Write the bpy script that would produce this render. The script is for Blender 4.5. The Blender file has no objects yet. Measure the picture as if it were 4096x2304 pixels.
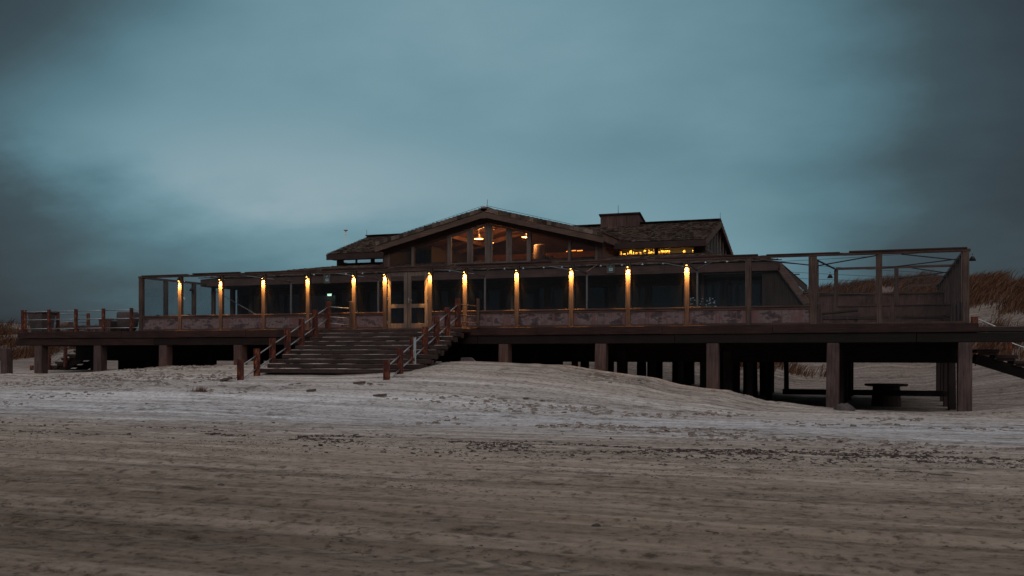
import bpy, math, random
import numpy as np
from mathutils import Vector, Matrix
random.seed(7); rng = np.random.default_rng(7)
S = bpy.context.scene
col = S.collection
R = math.radians
TH = R(20.5); ct, st = math.cos(TH), math.sin(TH)
FP = 4000.0; CX = 2048.0; HZ = 1415.0; EYE = 1.75
def gx(px, Y):                       # x of the vertical plane point seen at column px on plane Y
    a = (px-CX)/FP
    return Y*(-st+a*ct)/(ct+a*st)
def gz(px, py, Y):
    a = (px-CX)/FP
    return EYE+(HZ-py)/FP*Y/(ct+a*st)
DK = 2.76                            # terrace floor height

# ------------------------------------------------------------------ materials
def newmat(name):
    m = bpy.data.materials.new(name); m.use_nodes = True
    nt = m.node_tree
    return m, nt, nt.nodes, nt.links, nt.nodes['Principled BSDF']
def mapping(N, L, scale, offset=(0,0,0)):
    g = N.new('ShaderNodeNewGeometry'); mp = N.new('ShaderNodeMapping')
    mp.inputs['Scale'].default_value = scale; mp.inputs['Location'].default_value = offset
    L.new(g.outputs['Position'], mp.inputs['Vector']); return mp.outputs[0]
def noise(N, L, vec, scale, detail=4, rough=0.55):
    n = N.new('ShaderNodeTexNoise'); n.inputs['Scale'].default_value = scale
    n.inputs['Detail'].default_value = detail; n.inputs['Roughness'].default_value = rough
    L.new(vec, n.inputs['Vector']); return n.outputs['Fac']
def ramp(N, L, fac, stops):
    r = N.new('ShaderNodeValToRGB'); e = r.color_ramp.elements
    while len(e) < len(stops): e.new(0.5)
    for i, (p, c) in enumerate(stops):
        e[i].position = p; e[i].color = tuple(c)+((1,) if len(c) == 3 else ())
    L.new(fac, r.inputs[0]); return r.outputs[0]
def mixc(N, L, fac, a, b, mode='MIX'):
    m = N.new('ShaderNodeMix'); m.data_type = 'RGBA'; m.blend_type = mode
    for s, v in ((0, fac), (6, a), (7, b)):
        if hasattr(v, 'links'): L.new(v, m.inputs[s])
        elif isinstance(v, (int, float)): m.inputs[s].default_value = v
        else: m.inputs[s].default_value = tuple(v)+(1,)
    return m.outputs[2]
def math_(N, L, op, a, b=0.0, c=None, clamp=False):
    m = N.new('ShaderNodeMath'); m.operation = op; m.use_clamp = clamp
    for i, v in enumerate((a, b) if c is None else (a, b, c)):
        if hasattr(v, 'links'): L.new(v, m.inputs[i])
        else: m.inputs[i].default_value = v
    return m.outputs[0]
def bump(N, L, h, strength, dist, bsdf):
    b = N.new('ShaderNodeBump'); b.inputs['Strength'].default_value = strength
    b.inputs['Distance'].default_value = dist
    L.new(h, b.inputs['Height']); L.new(b.outputs[0], bsdf.inputs['Normal'])

def wood(name, dark, light, axis, rough=0.75, patch=None, island=0.35):
    m, nt, N, L, P = newmat(name)
    sc = {'X': (0.5, 9, 9), 'Y': (9, 0.5, 9), 'Z': (9, 9, 0.5)}[axis]
    v = mapping(N, L, sc)
    g = noise(N, L, v, 3.0, 6, 0.65)
    v2 = mapping(N, L, (1, 1, 1))
    n2 = noise(N, L, v2, 1.3, 3, 0.6)
    c = ramp(N, L, g, [(0.3, dark), (0.72, light)])
    c = mixc(N, L, ramp(N, L, n2, [(0.35, (0, 0, 0)), (0.7, (1, 1, 1))]), c, patch or tuple(x*0.55 for x in dark), 'MIX') if patch else \
        mixc(N, L, 0.6, c, ramp(N, L, n2, [(0.3, (0.45, 0.42, 0.42)), (0.7, (1.25, 1.2, 1.15))]), 'MULTIPLY')
    ge = N.new('ShaderNodeNewGeometry')
    rr = N.new('ShaderNodeMapRange'); rr.inputs[3].default_value = 1-island; rr.inputs[4].default_value = 1+island
    L.new(ge.outputs['Random Per Island'], rr.inputs[0])
    cc = N.new('ShaderNodeCombineColor')
    for i in range(3): L.new(rr.outputs[0], cc.inputs[i])
    c = mixc(N, L, 1.0, c, cc.outputs[0], 'MULTIPLY')
    L.new(c, P.inputs['Base Color']); P.inputs['Roughness'].default_value = rough
    P.inputs['Specular IOR Level'].default_value = 0.25
    bump(N, L, g, 0.6, 0.012, P)
    return m
def plain(name, c, rough=0.6, metal=0.0, emit=None, es=0.0, vary=0.25):
    m, nt, N, L, P = newmat(name)
    v = mapping(N, L, (1, 1, 1)); n = noise(N, L, v, 14, 4)
    k = ramp(N, L, n, [(0.3, [x*(1-vary) for x in c]), (0.7, [min(1, x*(1+vary)) for x in c])])
    L.new(k, P.inputs['Base Color']); P.inputs['Roughness'].default_value = rough
    P.inputs['Metallic'].default_value = metal
    if emit:
        P.inputs['Emission Color'].default_value = tuple(emit)+(1,); P.inputs['Emission Strength'].default_value = es
    return m

M = {}
M['post'] = wood('weathered post wood', (0.045, 0.03, 0.026), (0.165, 0.11, 0.09), 'Z')
M['rail'] = wood('weathered rail wood', (0.045, 0.026, 0.024), (0.14, 0.085, 0.07), 'X')
M['raily'] = wood('weathered tie wood', (0.045, 0.026, 0.024), (0.14, 0.085, 0.07), 'Y')
M['door'] = wood('door wood', (0.085, 0.065, 0.056), (0.225, 0.172, 0.145), 'Z', island=0.15)
M['fascia'] = wood('deck edge wood', (0.018, 0.009, 0.009), (0.062, 0.03, 0.028), 'X', island=0.3)
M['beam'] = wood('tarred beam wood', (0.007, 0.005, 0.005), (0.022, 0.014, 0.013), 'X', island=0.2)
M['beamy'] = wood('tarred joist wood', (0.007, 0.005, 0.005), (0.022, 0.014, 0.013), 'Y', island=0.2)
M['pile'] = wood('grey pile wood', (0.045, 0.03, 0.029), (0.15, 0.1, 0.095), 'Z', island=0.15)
M['piledark'] = wood('shaded pile wood', (0.02, 0.014, 0.014), (0.06, 0.04, 0.038), 'Z', island=0.2)  # darker copy of the pile wood, under-deck shade put into its colour
M['step'] = wood('worn step wood', (0.024, 0.015, 0.015), (0.11, 0.073, 0.068), 'X', island=0.4)
M['decking'] = wood('decking wood', (0.05, 0.035, 0.03), (0.12, 0.085, 0.075), 'X')
M['wall'] = wood('dark wall boards', (0.03, 0.019, 0.017), (0.09, 0.055, 0.048), 'X')
M['wallz'] = wood('upright wall boards', (0.06, 0.035, 0.032), (0.16, 0.095, 0.085), 'Z', island=0.18)
M['barge'] = wood('barge board wood', (0.09, 0.055, 0.046), (0.19, 0.125, 0.1), 'X', island=0.1)
M['eave'] = wood('eave board wood', (0.06, 0.036, 0.032), (0.13, 0.08, 0.068), 'X', island=0.12)
M['frame'] = wood('window frame wood', (0.09, 0.07, 0.064), (0.22, 0.175, 0.158), 'Z', island=0.15)
M['framedark'] = wood('dark window frame wood', (0.035, 0.022, 0.02), (0.10, 0.065, 0.055), 'Z', island=0.2)
M['shingle'] = wood('cedar shingles', (0.05, 0.036, 0.03), (0.21, 0.155, 0.125), 'Y', island=0.75)
M['inwood'] = wood('interior pine boards', (0.09, 0.045, 0.028), (0.2, 0.1, 0.055), 'X', island=0.1)
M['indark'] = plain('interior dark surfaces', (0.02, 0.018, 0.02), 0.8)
M['pot'] = plain('planter clay', (0.075, 0.055, 0.055), 0.85)
M['steel'] = plain('galvanised steel', (0.30, 0.31, 0.33), 0.45, 0.7)
M['thin'] = plain('grey steel post', (0.22, 0.20, 0.20), 0.5, 0.3)
M['black'] = plain('black lamp metal', (0.012, 0.011, 0.012), 0.5, 0.3)
M['rodm'] = plain('dark rod metal', (0.03, 0.03, 0.035), 0.5, 0.5)
M['white'] = plain('white paint', (0.7, 0.7, 0.68), 0.5)
M['orange'] = plain('orange plastic cap', (0.6, 0.12, 0.03), 0.5)
M['glassware'] = plain('pale glassware', (0.75, 0.62, 0.30), 0.3)
M['leaf'] = plain('grey green leaves', (0.05, 0.07, 0.05), 0.7)
M['petal'] = plain('pale blue petals', (0.3, 0.35, 0.45), 0.7)
M['weed'] = plain('dried seaweed', (0.035, 0.022, 0.018), 0.8, vary=0.5)
M['drift'] = plain('driftwood', (0.10, 0.06, 0.045), 0.8, vary=0.4)
M['rock'] = plain('dark wet stone', (0.06, 0.045, 0.045), 0.7, vary=0.4)
M['duct'] = plain('grey metal duct', (0.30, 0.28, 0.28), 0.5, 0.2)
M['cloth'] = plain('green notice paper', (0.05, 0.12, 0.11), 0.6)
M['bulb'] = plain('lit warm bulb', (1, .8, .4), 0.5, emit=(1, 0.55, 0.14), es=14)
M['pend'] = plain('lit pendant diffuser', (1, .8, .5), 0.5, emit=(1, 0.42, 0.10), es=9)
M['strip'] = plain('lit warm strip', (1, .6, .3), 0.5, emit=(1, 0.30, 0.05), es=2.2)
M['exit'] = plain('lit exit sign face', (.8, 1, .8), 0.5, emit=(0.62, 1.0, 0.66), es=2.6)
M['mint'] = plain('lit counter lamp', (.8, 1, .8), 0.5, emit=(0.55, 1.0, 0.72), es=1.2)
M['shade'] = plain('orange pendant enamel', (0.35, 0.10, 0.03), 0.4)

def rust(name, white=False):
    m, nt, N, L, P = newmat(name)
    v = mapping(N, L, (3, 3, 1.6)); n = noise(N, L, v, 2.3, 6, 0.65)
    c = ramp(N, L, n, [(0.34, (0.03, 0.008, 0.007)), (0.52, (0.095, 0.02, 0.012)), (0.64, (0.24, 0.065, 0.02)), (0.76, (0.5, 0.22, 0.07))])
    if white:
        v2 = mapping(N, L, (2.4, 2.4, 1.0), (1.4, 0, 3)); n2 = noise(N, L, v2, 2.6, 5, 0.6)
        g = N.new('ShaderNodeNewGeometry'); sx = N.new('ShaderNodeSeparateXYZ'); L.new(g.outputs['Position'], sx.inputs[0])
        k1 = math_(N, L, 'MULTIPLY', math_(N, L, 'ADD', sx.outputs[0], 15.36), 9.0)
        k1 = math_(N, L, 'GREATER_THAN', math_(N, L, 'ADD', k1, math_(N, L, 'MULTIPLY', math_(N, L, 'SUBTRACT', n2, .52), 6.0)), 0.0)
        c = mixc(N, L, k1, c, (0.42, 0.48, 0.5))
    L.new(c, P.inputs['Base Color']); P.inputs['Roughness'].default_value = 0.8
    bump(N, L, n, 0.5, 0.01, P); return m
M['rust'] = rust('rusted steel'); M['rustwhite'] = rust('flaking white paint over rust', True)

def panelmat():
    m, nt, N, L, P = newmat('stained pink panel')
    v = mapping(N, L, (1, 1, 2.2)); n = noise(N, L, v, 1.5, 7, 0.68)
    c = ramp(N, L, n, [(0.36, (0.05, 0.034, 0.040)), (0.46, (0.085, 0.055, 0.062)), (0.49, (0.20, 0.145, 0.145)), (0.60, (0.145, 0.09, 0.095)), (0.75, (0.12, 0.066, 0.072))])
    v2 = mapping(N, L, (1.1, 1, 0.12)); n2 = noise(N, L, v2, 2.6, 2)
    c = mixc(N, L, ramp(N, L, n2, [(0.58, (0, 0, 0)), (0.61, (0.85, 0.85, 0.85))]), c, (0.17, 0.082, 0.08))
    v3 = mapping(N, L, (6, 1, 0.5)); n3 = noise(N, L, v3, 3, 4)
    c = mixc(N, L, 0.5, c, ramp(N, L, n3, [(0.35, (0.5, 0.48, 0.5)), (0.6, (1, 1, 1))]), 'MULTIPLY')
    L.new(c, P.inputs['Base Color']); P.inputs['Roughness'].default_value = 0.85
    bump(N, L, n, 0.3, 0.01, P); return m
M['panel'] = panelmat()

def glass(name, film_glare=0.03, tint=(0.8, 0.8, 0.84), film_glare_c=(0.5, 0.46, 0.5), refl=1.0):
    m, nt, N, L, P = newmat(name); N.remove(P)
    out = [n for n in N if n.type == 'OUTPUT_MATERIAL'][0]
    tr = N.new('ShaderNodeBsdfTransparent'); tr.inputs[0].default_value = tuple(tint)+(1,)
    gl = N.new('ShaderNodeBsdfGlossy'); gl.inputs['Roughness'].default_value = 0.03
    fr = N.new('ShaderNodeFresnel'); fr.inputs[0].default_value = 1.5
    f2 = math_(N, L, 'MULTIPLY', fr.outputs[0], refl, clamp=True)
    mx = N.new('ShaderNodeMixShader'); L.new(f2, mx.inputs[0]); L.new(tr.outputs[0], mx.inputs[1]); L.new(gl.outputs[0], mx.inputs[2])
    df = N.new('ShaderNodeBsdfDiffuse'); df.inputs[0].default_value = tuple(film_glare_c)+(1,)
    v = mapping(N, L, (1, 1, 0.6)); n = noise(N, L, v, 1.7, 5)
    mr = N.new('ShaderNodeMapRange'); mr.inputs[1].default_value = .3; mr.inputs[2].default_value = .7
    mr.inputs[3].default_value = film_glare*0.5; mr.inputs[4].default_value = film_glare*1.5; L.new(n, mr.inputs[0])
    m2 = N.new('ShaderNodeMixShader'); L.new(mr.outputs[0], m2.inputs[0]); L.new(mx.outputs[0], m2.inputs[1]); L.new(df.outputs[0], m2.inputs[2])
    L.new(m2.outputs[0], out.inputs[0]); return m
M['screen_glass'] = glass('salt filmed screen glass', 0.002, (0.955, 0.95, 0.96), refl=0.45)
M['glass'] = glass('window glass', 0.008, (0.94, 0.93, 0.94), refl=0.6)
M['glassin'] = glass('ground floor glass', 0.03, (0.75, 0.75, 0.8), (.45, .38, .48), refl=0.9)  # purple film colour stands in for reflections on these panes

def sandmat():
    m, nt, N, L, P = newmat('beach sand')
    ge = N.new('ShaderNodeNewGeometry'); sp = N.new('ShaderNodeSeparateXYZ'); L.new(ge.outputs['Position'], sp.inputs[0])
    X, Y = sp.outputs[0], sp.outputs[1]
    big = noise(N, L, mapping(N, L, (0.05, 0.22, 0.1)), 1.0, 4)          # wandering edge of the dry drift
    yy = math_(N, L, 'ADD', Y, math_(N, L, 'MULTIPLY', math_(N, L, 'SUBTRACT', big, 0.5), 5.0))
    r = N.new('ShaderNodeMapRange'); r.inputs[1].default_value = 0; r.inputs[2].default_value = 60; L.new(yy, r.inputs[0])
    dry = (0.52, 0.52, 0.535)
    base = ramp(N, L, r.outputs[0], [(0.08, (0.198, 0.155, 0.122)), (0.18, (0.258, 0.206, 0.163)), (0.26, (0.37, 0.308, 0.258)), (0.31, (0.385, 0.33, 0.285)), (0.40, dry), (0.45, (0.52, 0.50, 0.495)), (0.52, (0.43, 0.38, 0.34)), (0.70, (0.33, 0.28, 0.245)), (0.9, (0.23, 0.19, 0.165))])  # last stops darker: vignette over the dunes put into the colour
    s1 = noise(N, L, mapping(N, L, (0.07, 2.4, 1)), 1.0, 6, 0.68)
    c = mixc(N, L, 0.85, base, ramp(N, L, s1, [(0.33, (0.56, 0.52, 0.50)), (0.5, (0.93, 0.92, 0.91)), (0.65, (1.42, 1.46, 1.5))]), 'MULTIPLY')
    s2 = noise(N, L, mapping(N, L, (1.5, 2.4, 3)), 1.3, 7, 0.72)
    pt = noise(N, L, mapping(N, L, (0.16, 0.30, 0.2)), 1.0, 4, 0.6)
    pm = ramp(N, L, pt, [(0.44, (0.16, 0.16, 0.16)), (0.58, (0.95, 0.95, 0.95))])
    c = mixc(N, L, pm, c, ramp(N, L, s2, [(0.37, (0.34, 0.30, 0.27)), (0.46, (0.86, 0.84, 0.82)), (0.52, (1, 1, 1)), (0.68, (1.2, 1.2, 1.2))]), 'MULTIPLY')
    s3 = noise(N, L, mapping(N, L, (5, 6, 9)), 1.4, 5, 0.72)
    c = mixc(N, L, 0.75, c, ramp(N, L, s3, [(0.38, (0.28, 0.24, 0.22)), (0.455, (0.94, 0.94, 0.93)), (0.68, (1.22, 1.22, 1.22))]), 'MULTIPLY')
    # broken organic crust near the tide line
    w = math_(N, L, 'ABSOLUTE', math_(N, L, 'SUBTRACT', yy, 18.2))
    wm = N.new('ShaderNodeMapRange'); wm.inputs[1].default_value = 0.3; wm.inputs[2].default_value = 2.6; wm.inputs[3].default_value = 1; wm.inputs[4].default_value = 0
    L.new(w, wm.inputs[0])
    s4 = noise(N, L, mapping(N, L, (1.5, 1.7, 3)), 1.7, 7, 0.8)
    msk = math_(N, L, 'MULTIPLY', wm.outputs[0], ramp(N, L, s4, [(0.50, (0, 0, 0)), (0.62, (1, 1, 1))]))
    c = mixc(N, L, math_(N, L, 'MULTIPLY', msk, 0.7), c, (0.12, 0.085, 0.065))
    # tyre tread
    ty = math_(N, L, 'ABSOLUTE', math_(N, L, 'SUBTRACT', Y, 7.7))
    tm = math_(N, L, 'LESS_THAN', ty, 0.2)
    tw = math_(N, L, 'GREATER_THAN', math_(N, L, 'SINE', math_(N, L, 'ADD', math_(N, L, 'MULTIPLY', X, 21.0), math_(N, L, 'MULTIPLY', ty, 26.0))), 0.35)
    tr = math_(N, L, 'MULTIPLY', tm, tw)
    tr = math_(N, L, 'MULTIPLY', tr, ramp(N, L, noise(N, L, mapping(N, L, (2.0, 3, 1)), 1.5, 3), [(0.35, (0.3, 0.3, 0.3)), (0.6, (1, 1, 1))]))
    c = mixc(N, L, math_(N, L, 'MULTIPLY', tr, 0.85), c, (0.10, 0.085, 0.07))
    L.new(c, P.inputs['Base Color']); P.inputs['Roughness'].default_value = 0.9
    P.inputs['Specular IOR Level'].default_value = 0.15
    h = math_(N, L, 'ADD', math_(N, L, 'MULTIPLY', s2, math_(N, L, 'ADD', .25, pm)), math_(N, L, 'MULTIPLY', s3, 0.45))
    h = math_(N, L, 'ADD', h, math_(N, L, 'MULTIPLY', tr, -0.5))
    h = math_(N, L, 'ADD', h, math_(N, L, 'MULTIPLY', s1, 0.5))
    bump(N, L, h, 1.0, 0.14, P); return m
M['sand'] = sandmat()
M['clod'] = plain('clods of damp sand', (0.19, 0.152, 0.128), 0.9, vary=0.5)
def grassmat():
    m, nt, N, L, P = newmat('marram grass')
    ge = N.new('ShaderNodeNewGeometry')
    c = ramp(N, L, ge.outputs['Random Per Island'], [(0.0, (0.05, 0.024, 0.017)), (0.5, (0.12, 0.057, 0.034)), (1.0, (0.19, 0.1, 0.06))])
    L.new(c, P.inputs['Base Color']); P.inputs['Roughness'].default_value = 0.8
    P.inputs['Specular IOR Level'].default_value = 0.1; return m
M['grass'] = grassmat()

# ------------------------------------------------------------------ mesh builder
class MB:
    def __init__(s): s.v = []; s.f = []
    def add(s, vs, fs):
        o = len(s.v); s.v += [tuple(p) for p in vs]; s.f += [tuple(i+o for i in f) for f in fs]; return s
    def box(s, x0, x1, y0, y1, z0, z1):
        return s.add([(x0, y0, z0), (x1, y0, z0), (x1, y1, z0), (x0, y1, z0), (x0, y0, z1), (x1, y0, z1), (x1, y1, z1), (x0, y1, z1)],
                     [(0, 3, 2, 1), (4, 5, 6, 7), (0, 1, 5, 4), (1, 2, 6, 5), (2, 3, 7, 6), (3, 0, 4, 7)])
    def hexa(s, b, t):               # b, t: 4 points each, same winding
        return s.add(list(b)+list(t), [(0, 3, 2, 1), (4, 5, 6, 7), (0, 1, 5, 4), (1, 2, 6, 5), (2, 3, 7, 6), (3, 0, 4, 7)])
    def beam(s, p0, p1, w, h, up=(0, 0, 1)):
        p0 = Vector(p0); p1 = Vector(p1); d = (p1-p0).normalized(); up = Vector(up)
        if abs(d.dot(up)) > .98: up = Vector((0, 1, 0))
        a = d.cross(up).normalized()*w/2; b = a.cross(d).normalized()*h/2
        q = lambda p: [p-a-b, p+a-b, p+a+b, p-a+b]
        return s.add(q(p0)+q(p1), [(0, 1, 2, 3), (4, 7, 6, 5), (0, 4, 5, 1), (1, 5, 6, 2), (2, 6, 7, 3), (3, 7, 4, 0)])
    def tube(s, p0, p1, r, n=8, r1=None):
        p0 = Vector(p0); p1 = Vector(p1); d = (p1-p0).normalized(); r1 = r if r1 is None else r1
        up = Vector((0, 0, 1)) if abs(d.z) < .95 else Vector((1, 0, 0))
        a = d.cross(up).normalized(); b = a.cross(d)
        vs = []
        for p, rr in ((p0, r), (p1, r1)):
            for i in range(n):
                t = 2*math.pi*i/n; vs.append(p+a*rr*math.cos(t)+b*rr*math.sin(t))
        fs = [(i, (i+1) % n, n+(i+1) % n, n+i) for i in range(n)]+[tuple(range(n-1, -1, -1)), tuple(range(n, 2*n))]
        return s.add(vs, fs)
    def lathe(s, c, prof, n=16, sx=1, sy=1, rot=0):
        vs = []; fs = []
        for r, z in prof:
            for i in range(n):
                t = 2*math.pi*i/n+rot; vs.append((c[0]+r*sx*math.cos(t), c[1]+r*sy*math.sin(t), c[2]+z))
        for k in range(len(prof)-1):
            for i in range(n):
                fs.append((k*n+i, k*n+(i+1) % n, (k+1)*n+(i+1) % n, (k+1)*n+i))
        fs.append(tuple(range(n-1, -1, -1))); fs.append(tuple((len(prof)-1)*n+i for i in range(n)))
        return s.add(vs, fs)
    def prism(s, pts, y0, y1):       # outline in x,z pushed through y
        n = len(pts)
        vs = [(x, y0, z) for x, z in pts]+[(x, y1, z) for x, z in pts]
        return s.add(vs, [tuple(range(n)), tuple(range(2*n-1, n-1, -1))]+[(i, n+i, n+(i+1) % n, (i+1) % n) for i in range(n)])
    def slab(s, pts, th):            # polygon in space, thickened downwards
        n = len(pts)
        vs = list(pts)+[(x, y, z-th) for x, y, z in pts]
        return s.add(vs, [tuple(range(n)), tuple(range(2*n-1, n-1, -1))]+[(i, n+i, n+(i+1) % n, (i+1) % n) for i in range(n)])
    def build(s, name, mat, parent=None, bevel=0, smooth=False):
        off = Vector((0, 0, 0)); p = parent
        while p is not None: off += p.location; p = p.parent
        me = bpy.data.meshes.new(name)
        me.from_pydata([tuple(Vector(v)-off) for v in s.v], [], s.f); me.update()
        import bmesh
        bm = bmesh.new(); bm.from_mesh(me); bmesh.ops.recalc_face_normals(bm, faces=bm.faces); bm.to_mesh(me); bm.free()
        if smooth:
            for p_ in me.polygons: p_.use_smooth = True
        me.materials.append(M[mat] if isinstance(mat, str) else mat)
        o = bpy.data.objects.new(name, me); col.objects.link(o)
        if parent is not None: o.parent = parent
        if bevel:
            b = o.modifiers.new('bevel', 'BEVEL'); b.width = bevel; b.segments = 2; b.limit_method = 'ANGLE'
        return o
def tag(o, label=None, cat=None, group=None, kind=None):
    for k, v in (('label', label), ('category', cat), ('group', group), ('kind', kind)):
        if v: o[k] = v
    return o
def thing(name, loc, label, cat, group=None):
    o = bpy.data.objects.new(name, None); col.objects.link(o); o.location = loc; o.empty_display_size = .3
    return tag(o, label, cat, group)
def copy_tree(o, parent=None):
    c = o.copy(); col.objects.link(c)
    if parent is not None: c.parent = parent
    for ch in list(o.children): copy_tree(ch, c)
    return c
ORD = ['first', 'second', 'third', 'fourth', 'fifth', 'sixth', 'seventh', 'eighth', 'ninth', 'tenth', 'eleventh', 'twelfth', 'thirteenth', 'fourteenth', 'fifteenth', 'sixteenth', 'seventeenth', 'eighteenth']

# ------------------------------------------------------------------ terrain
def vnoise(x, y, seed=0):
    xi = np.floor(x).astype(np.int64); yi = np.floor(y).astype(np.int64); xf = x-xi; yf = y-yi
    def h(a, b):
        n = (a*374761393+b*668265263+seed*1442695041) & 0xffffffff
        n = ((n ^ (n >> 13))*1274126177) & 0xffffffff
        return ((n ^ (n >> 16)) & 0xffff)/65535.0
    u = xf*xf*(3-2*xf); v = yf*yf*(3-2*yf)
    return (h(xi, yi)*(1-u)+h(xi+1, yi)*u)*(1-v)+(h(xi, yi+1)*(1-u)+h(xi+1, yi+1)*u)*v
def fbm(x, y, o=4, seed=0):
    s = 0; a = .5; t = 0
    for i in range(o):
        s = s+a*vnoise(x*2**i, y*2**i, seed+i*17); t += a; a *= .5
    return s/t-.5
def sm(t): t = np.clip(t, 0, 1); return t*t*(3-2*t)
crest_px = [(-600, 1500), (0, 1497), (157, 1497), (394, 1487), (656, 1468), (900, 1463), (1115, 1461), (1500, 1463), (1700, 1453), (1850, 1446), (2000, 1450), (2240, 1462), (2420, 1493), (2600, 1517), (2700, 1545), (2800, 1560), (2900, 1568), (2980, 1590), (3050, 1610), (3200, 1624), (3350, 1638), (3600, 1652), (3900, 1655), (4096, 1640), (4600, 1600)]
YC = 33.6
CXs = np.array([gx(a, YC) for a, b in crest_px]); CZs = np.array([gz(a, b, YC) for a, b in crest_px])
def ground(X, Y, fine=True):
    X = np.asarray(X, float); Y = np.asarray(Y, float)
    g = np.interp(X, CXs, CZs)
    foot = np.interp(X, [-40, -25, -18, -8, 0, 8], [21, 22, 22.5, 25, 29, 29])
    s = sm((Y-foot)/(YC-foot))
    s = .55*s+.45*np.clip((Y-foot)/(YC-foot), 0, 1)
    z = g*np.where(Y < YC, s, 1)
    # under the deck and behind
    under = np.interp(X, [-60, -40, -30, -22, -12, -8, -4, 6, 14], [.9, .85, 1.05, 1.0, .3, -.2, -.5, -.5, .0])
    z = np.where(Y > YC, g+(under-g)*sm((Y-YC-.8)/6.0), z)
    ridge = np.interp(X, [-160, -110, -95, -80, -73, -60, -40, -20, -6, 10, 25, 60], [5.2, 5.6, 5.4, 4.6, 3.9, 3.2, 3.4, 5.5, 6.6, 7.3, 8.0, 9.0])
    ys = np.interp(X, [-40, -5, 2, 10, 30], [52, 54, 53, 43, 38])
    t = np.clip((Y-ys)/(82-ys), 0, 1)
    t = t**1.45; rise = (ridge-under)*(.4*t+.6*sm(t))
    z = z+rise
    z = z+np.where(Y > 84, -(1-np.exp(-(np.maximum(Y, 84)-84)/25))*3.5, 0)
    m = sm((Y-54)/18)+sm((X-8)/14)*sm((Y-38)/14)
    m = np.clip(m, 0, 1)
    z = z+m*(fbm(X/9, Y/8, 4, 3)*2.6+fbm(X/2.6, Y/2.6, 3, 9)*.5)
    if fine:
        near = 1-m
        z = z+near*(fbm(X/7, Y/2.2, 3, 21)*.16*sm((Y-9)/14)+fbm(X/1.6, Y/.5, 3, 31)*.055)
        cl = np.clip(fbm(X/3.2, Y/1.4, 3, 41)*4-.05, 0, 1)*sm((Y-11)/6)*(.35+.65*sm((fbm(X/9, Y/5, 2, 88)+.1)/.2))     # trampled, clotted patches
        z = z+near*cl*(fbm(X/.4, Y/.3, 3, 51))*.2
        for k, yt in enumerate((5.2, 6.1, 7.7, 8.4, 9.2, 10.3, 11.9, 13.1, 14.2)):   # wheel ruts along the beach
            yc = yt+.25*np.sin(X*.07+k)+.012*X*(k % 3-1)
            z = z-.030*np.exp(-((Y-yc)/.13)**2)+.016*np.exp(-((Y-yc-.26)/.12)**2)
    return z
def grid_obj(name, xs, ys, mat):
    Xg, Yg = np.meshgrid(xs, ys); Z = ground(Xg, Yg)
    nx, ny = len(xs), len(ys)
    co = np.stack([Xg.ravel(), Yg.ravel(), Z.ravel()], 1)
    i = np.arange(nx*ny).reshape(ny, nx)
    q = np.stack([i[:-1, :-1].ravel(), i[:-1, 1:].ravel(), i[1:, 1:].ravel(), i[1:, :-1].ravel()], 1)
    me = bpy.data.meshes.new(name); me.vertices.add(len(co)); me.vertices.foreach_set('co', co.ravel())
    me.loops.add(q.size); me.loops.foreach_set('vertex_index', q.ravel())
    me.polygons.add(len(q)); me.polygons.foreach_set('loop_start', np.arange(0, q.size, 4)); me.polygons.foreach_set('loop_total', np.full(len(q), 4))
    me.polygons.foreach_set('use_smooth', np.ones(len(q), bool)); me.update(); me.validate()
    me.materials.append(M[mat]); o = bpy.data.objects.new(name, me); col.objects.link(o)
    o['kind'] = 'structure'; return o
def ar(a, b, s): return list(np.arange(a, b, s))
xs = np.array(ar(-700, -150, 60)+ar(-150, -60, 1.5)+ar(-60, -40, .4)+ar(-40, -24, .16)+ar(-24, 10, .11)+ar(10, 40, .5)+ar(40, 100, 2)+ar(100, 701, 60))
grid_obj('beach', xs, np.array(ar(-60, 2, 6)+ar(2, 14, .055)+ar(14, 36, .08)+ar(36, 54, .35)+[54.0]), 'sand')
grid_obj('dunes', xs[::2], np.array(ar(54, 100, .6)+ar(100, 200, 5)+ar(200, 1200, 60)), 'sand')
def gr(x, y): return float(ground(np.array([x]), np.array([y]))[0])

def tri_mesh(name, V, F, mat):
    me = bpy.data.meshes.new(name); me.vertices.add(len(V)); me.vertices.foreach_set('co', V.ravel())
    n = F.shape[1]
    me.loops.add(F.size); me.loops.foreach_set('vertex_index', F.ravel().astype(np.int32))
    me.polygons.add(len(F)); me.polygons.foreach_set('loop_start', np.arange(0, F.size, n)); me.polygons.foreach_set('loop_total', np.full(len(F), n))
    me.update(); me.validate(); me.materials.append(M[mat])
    o = bpy.data.objects.new(name, me); col.objects.link(o); return o
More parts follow.
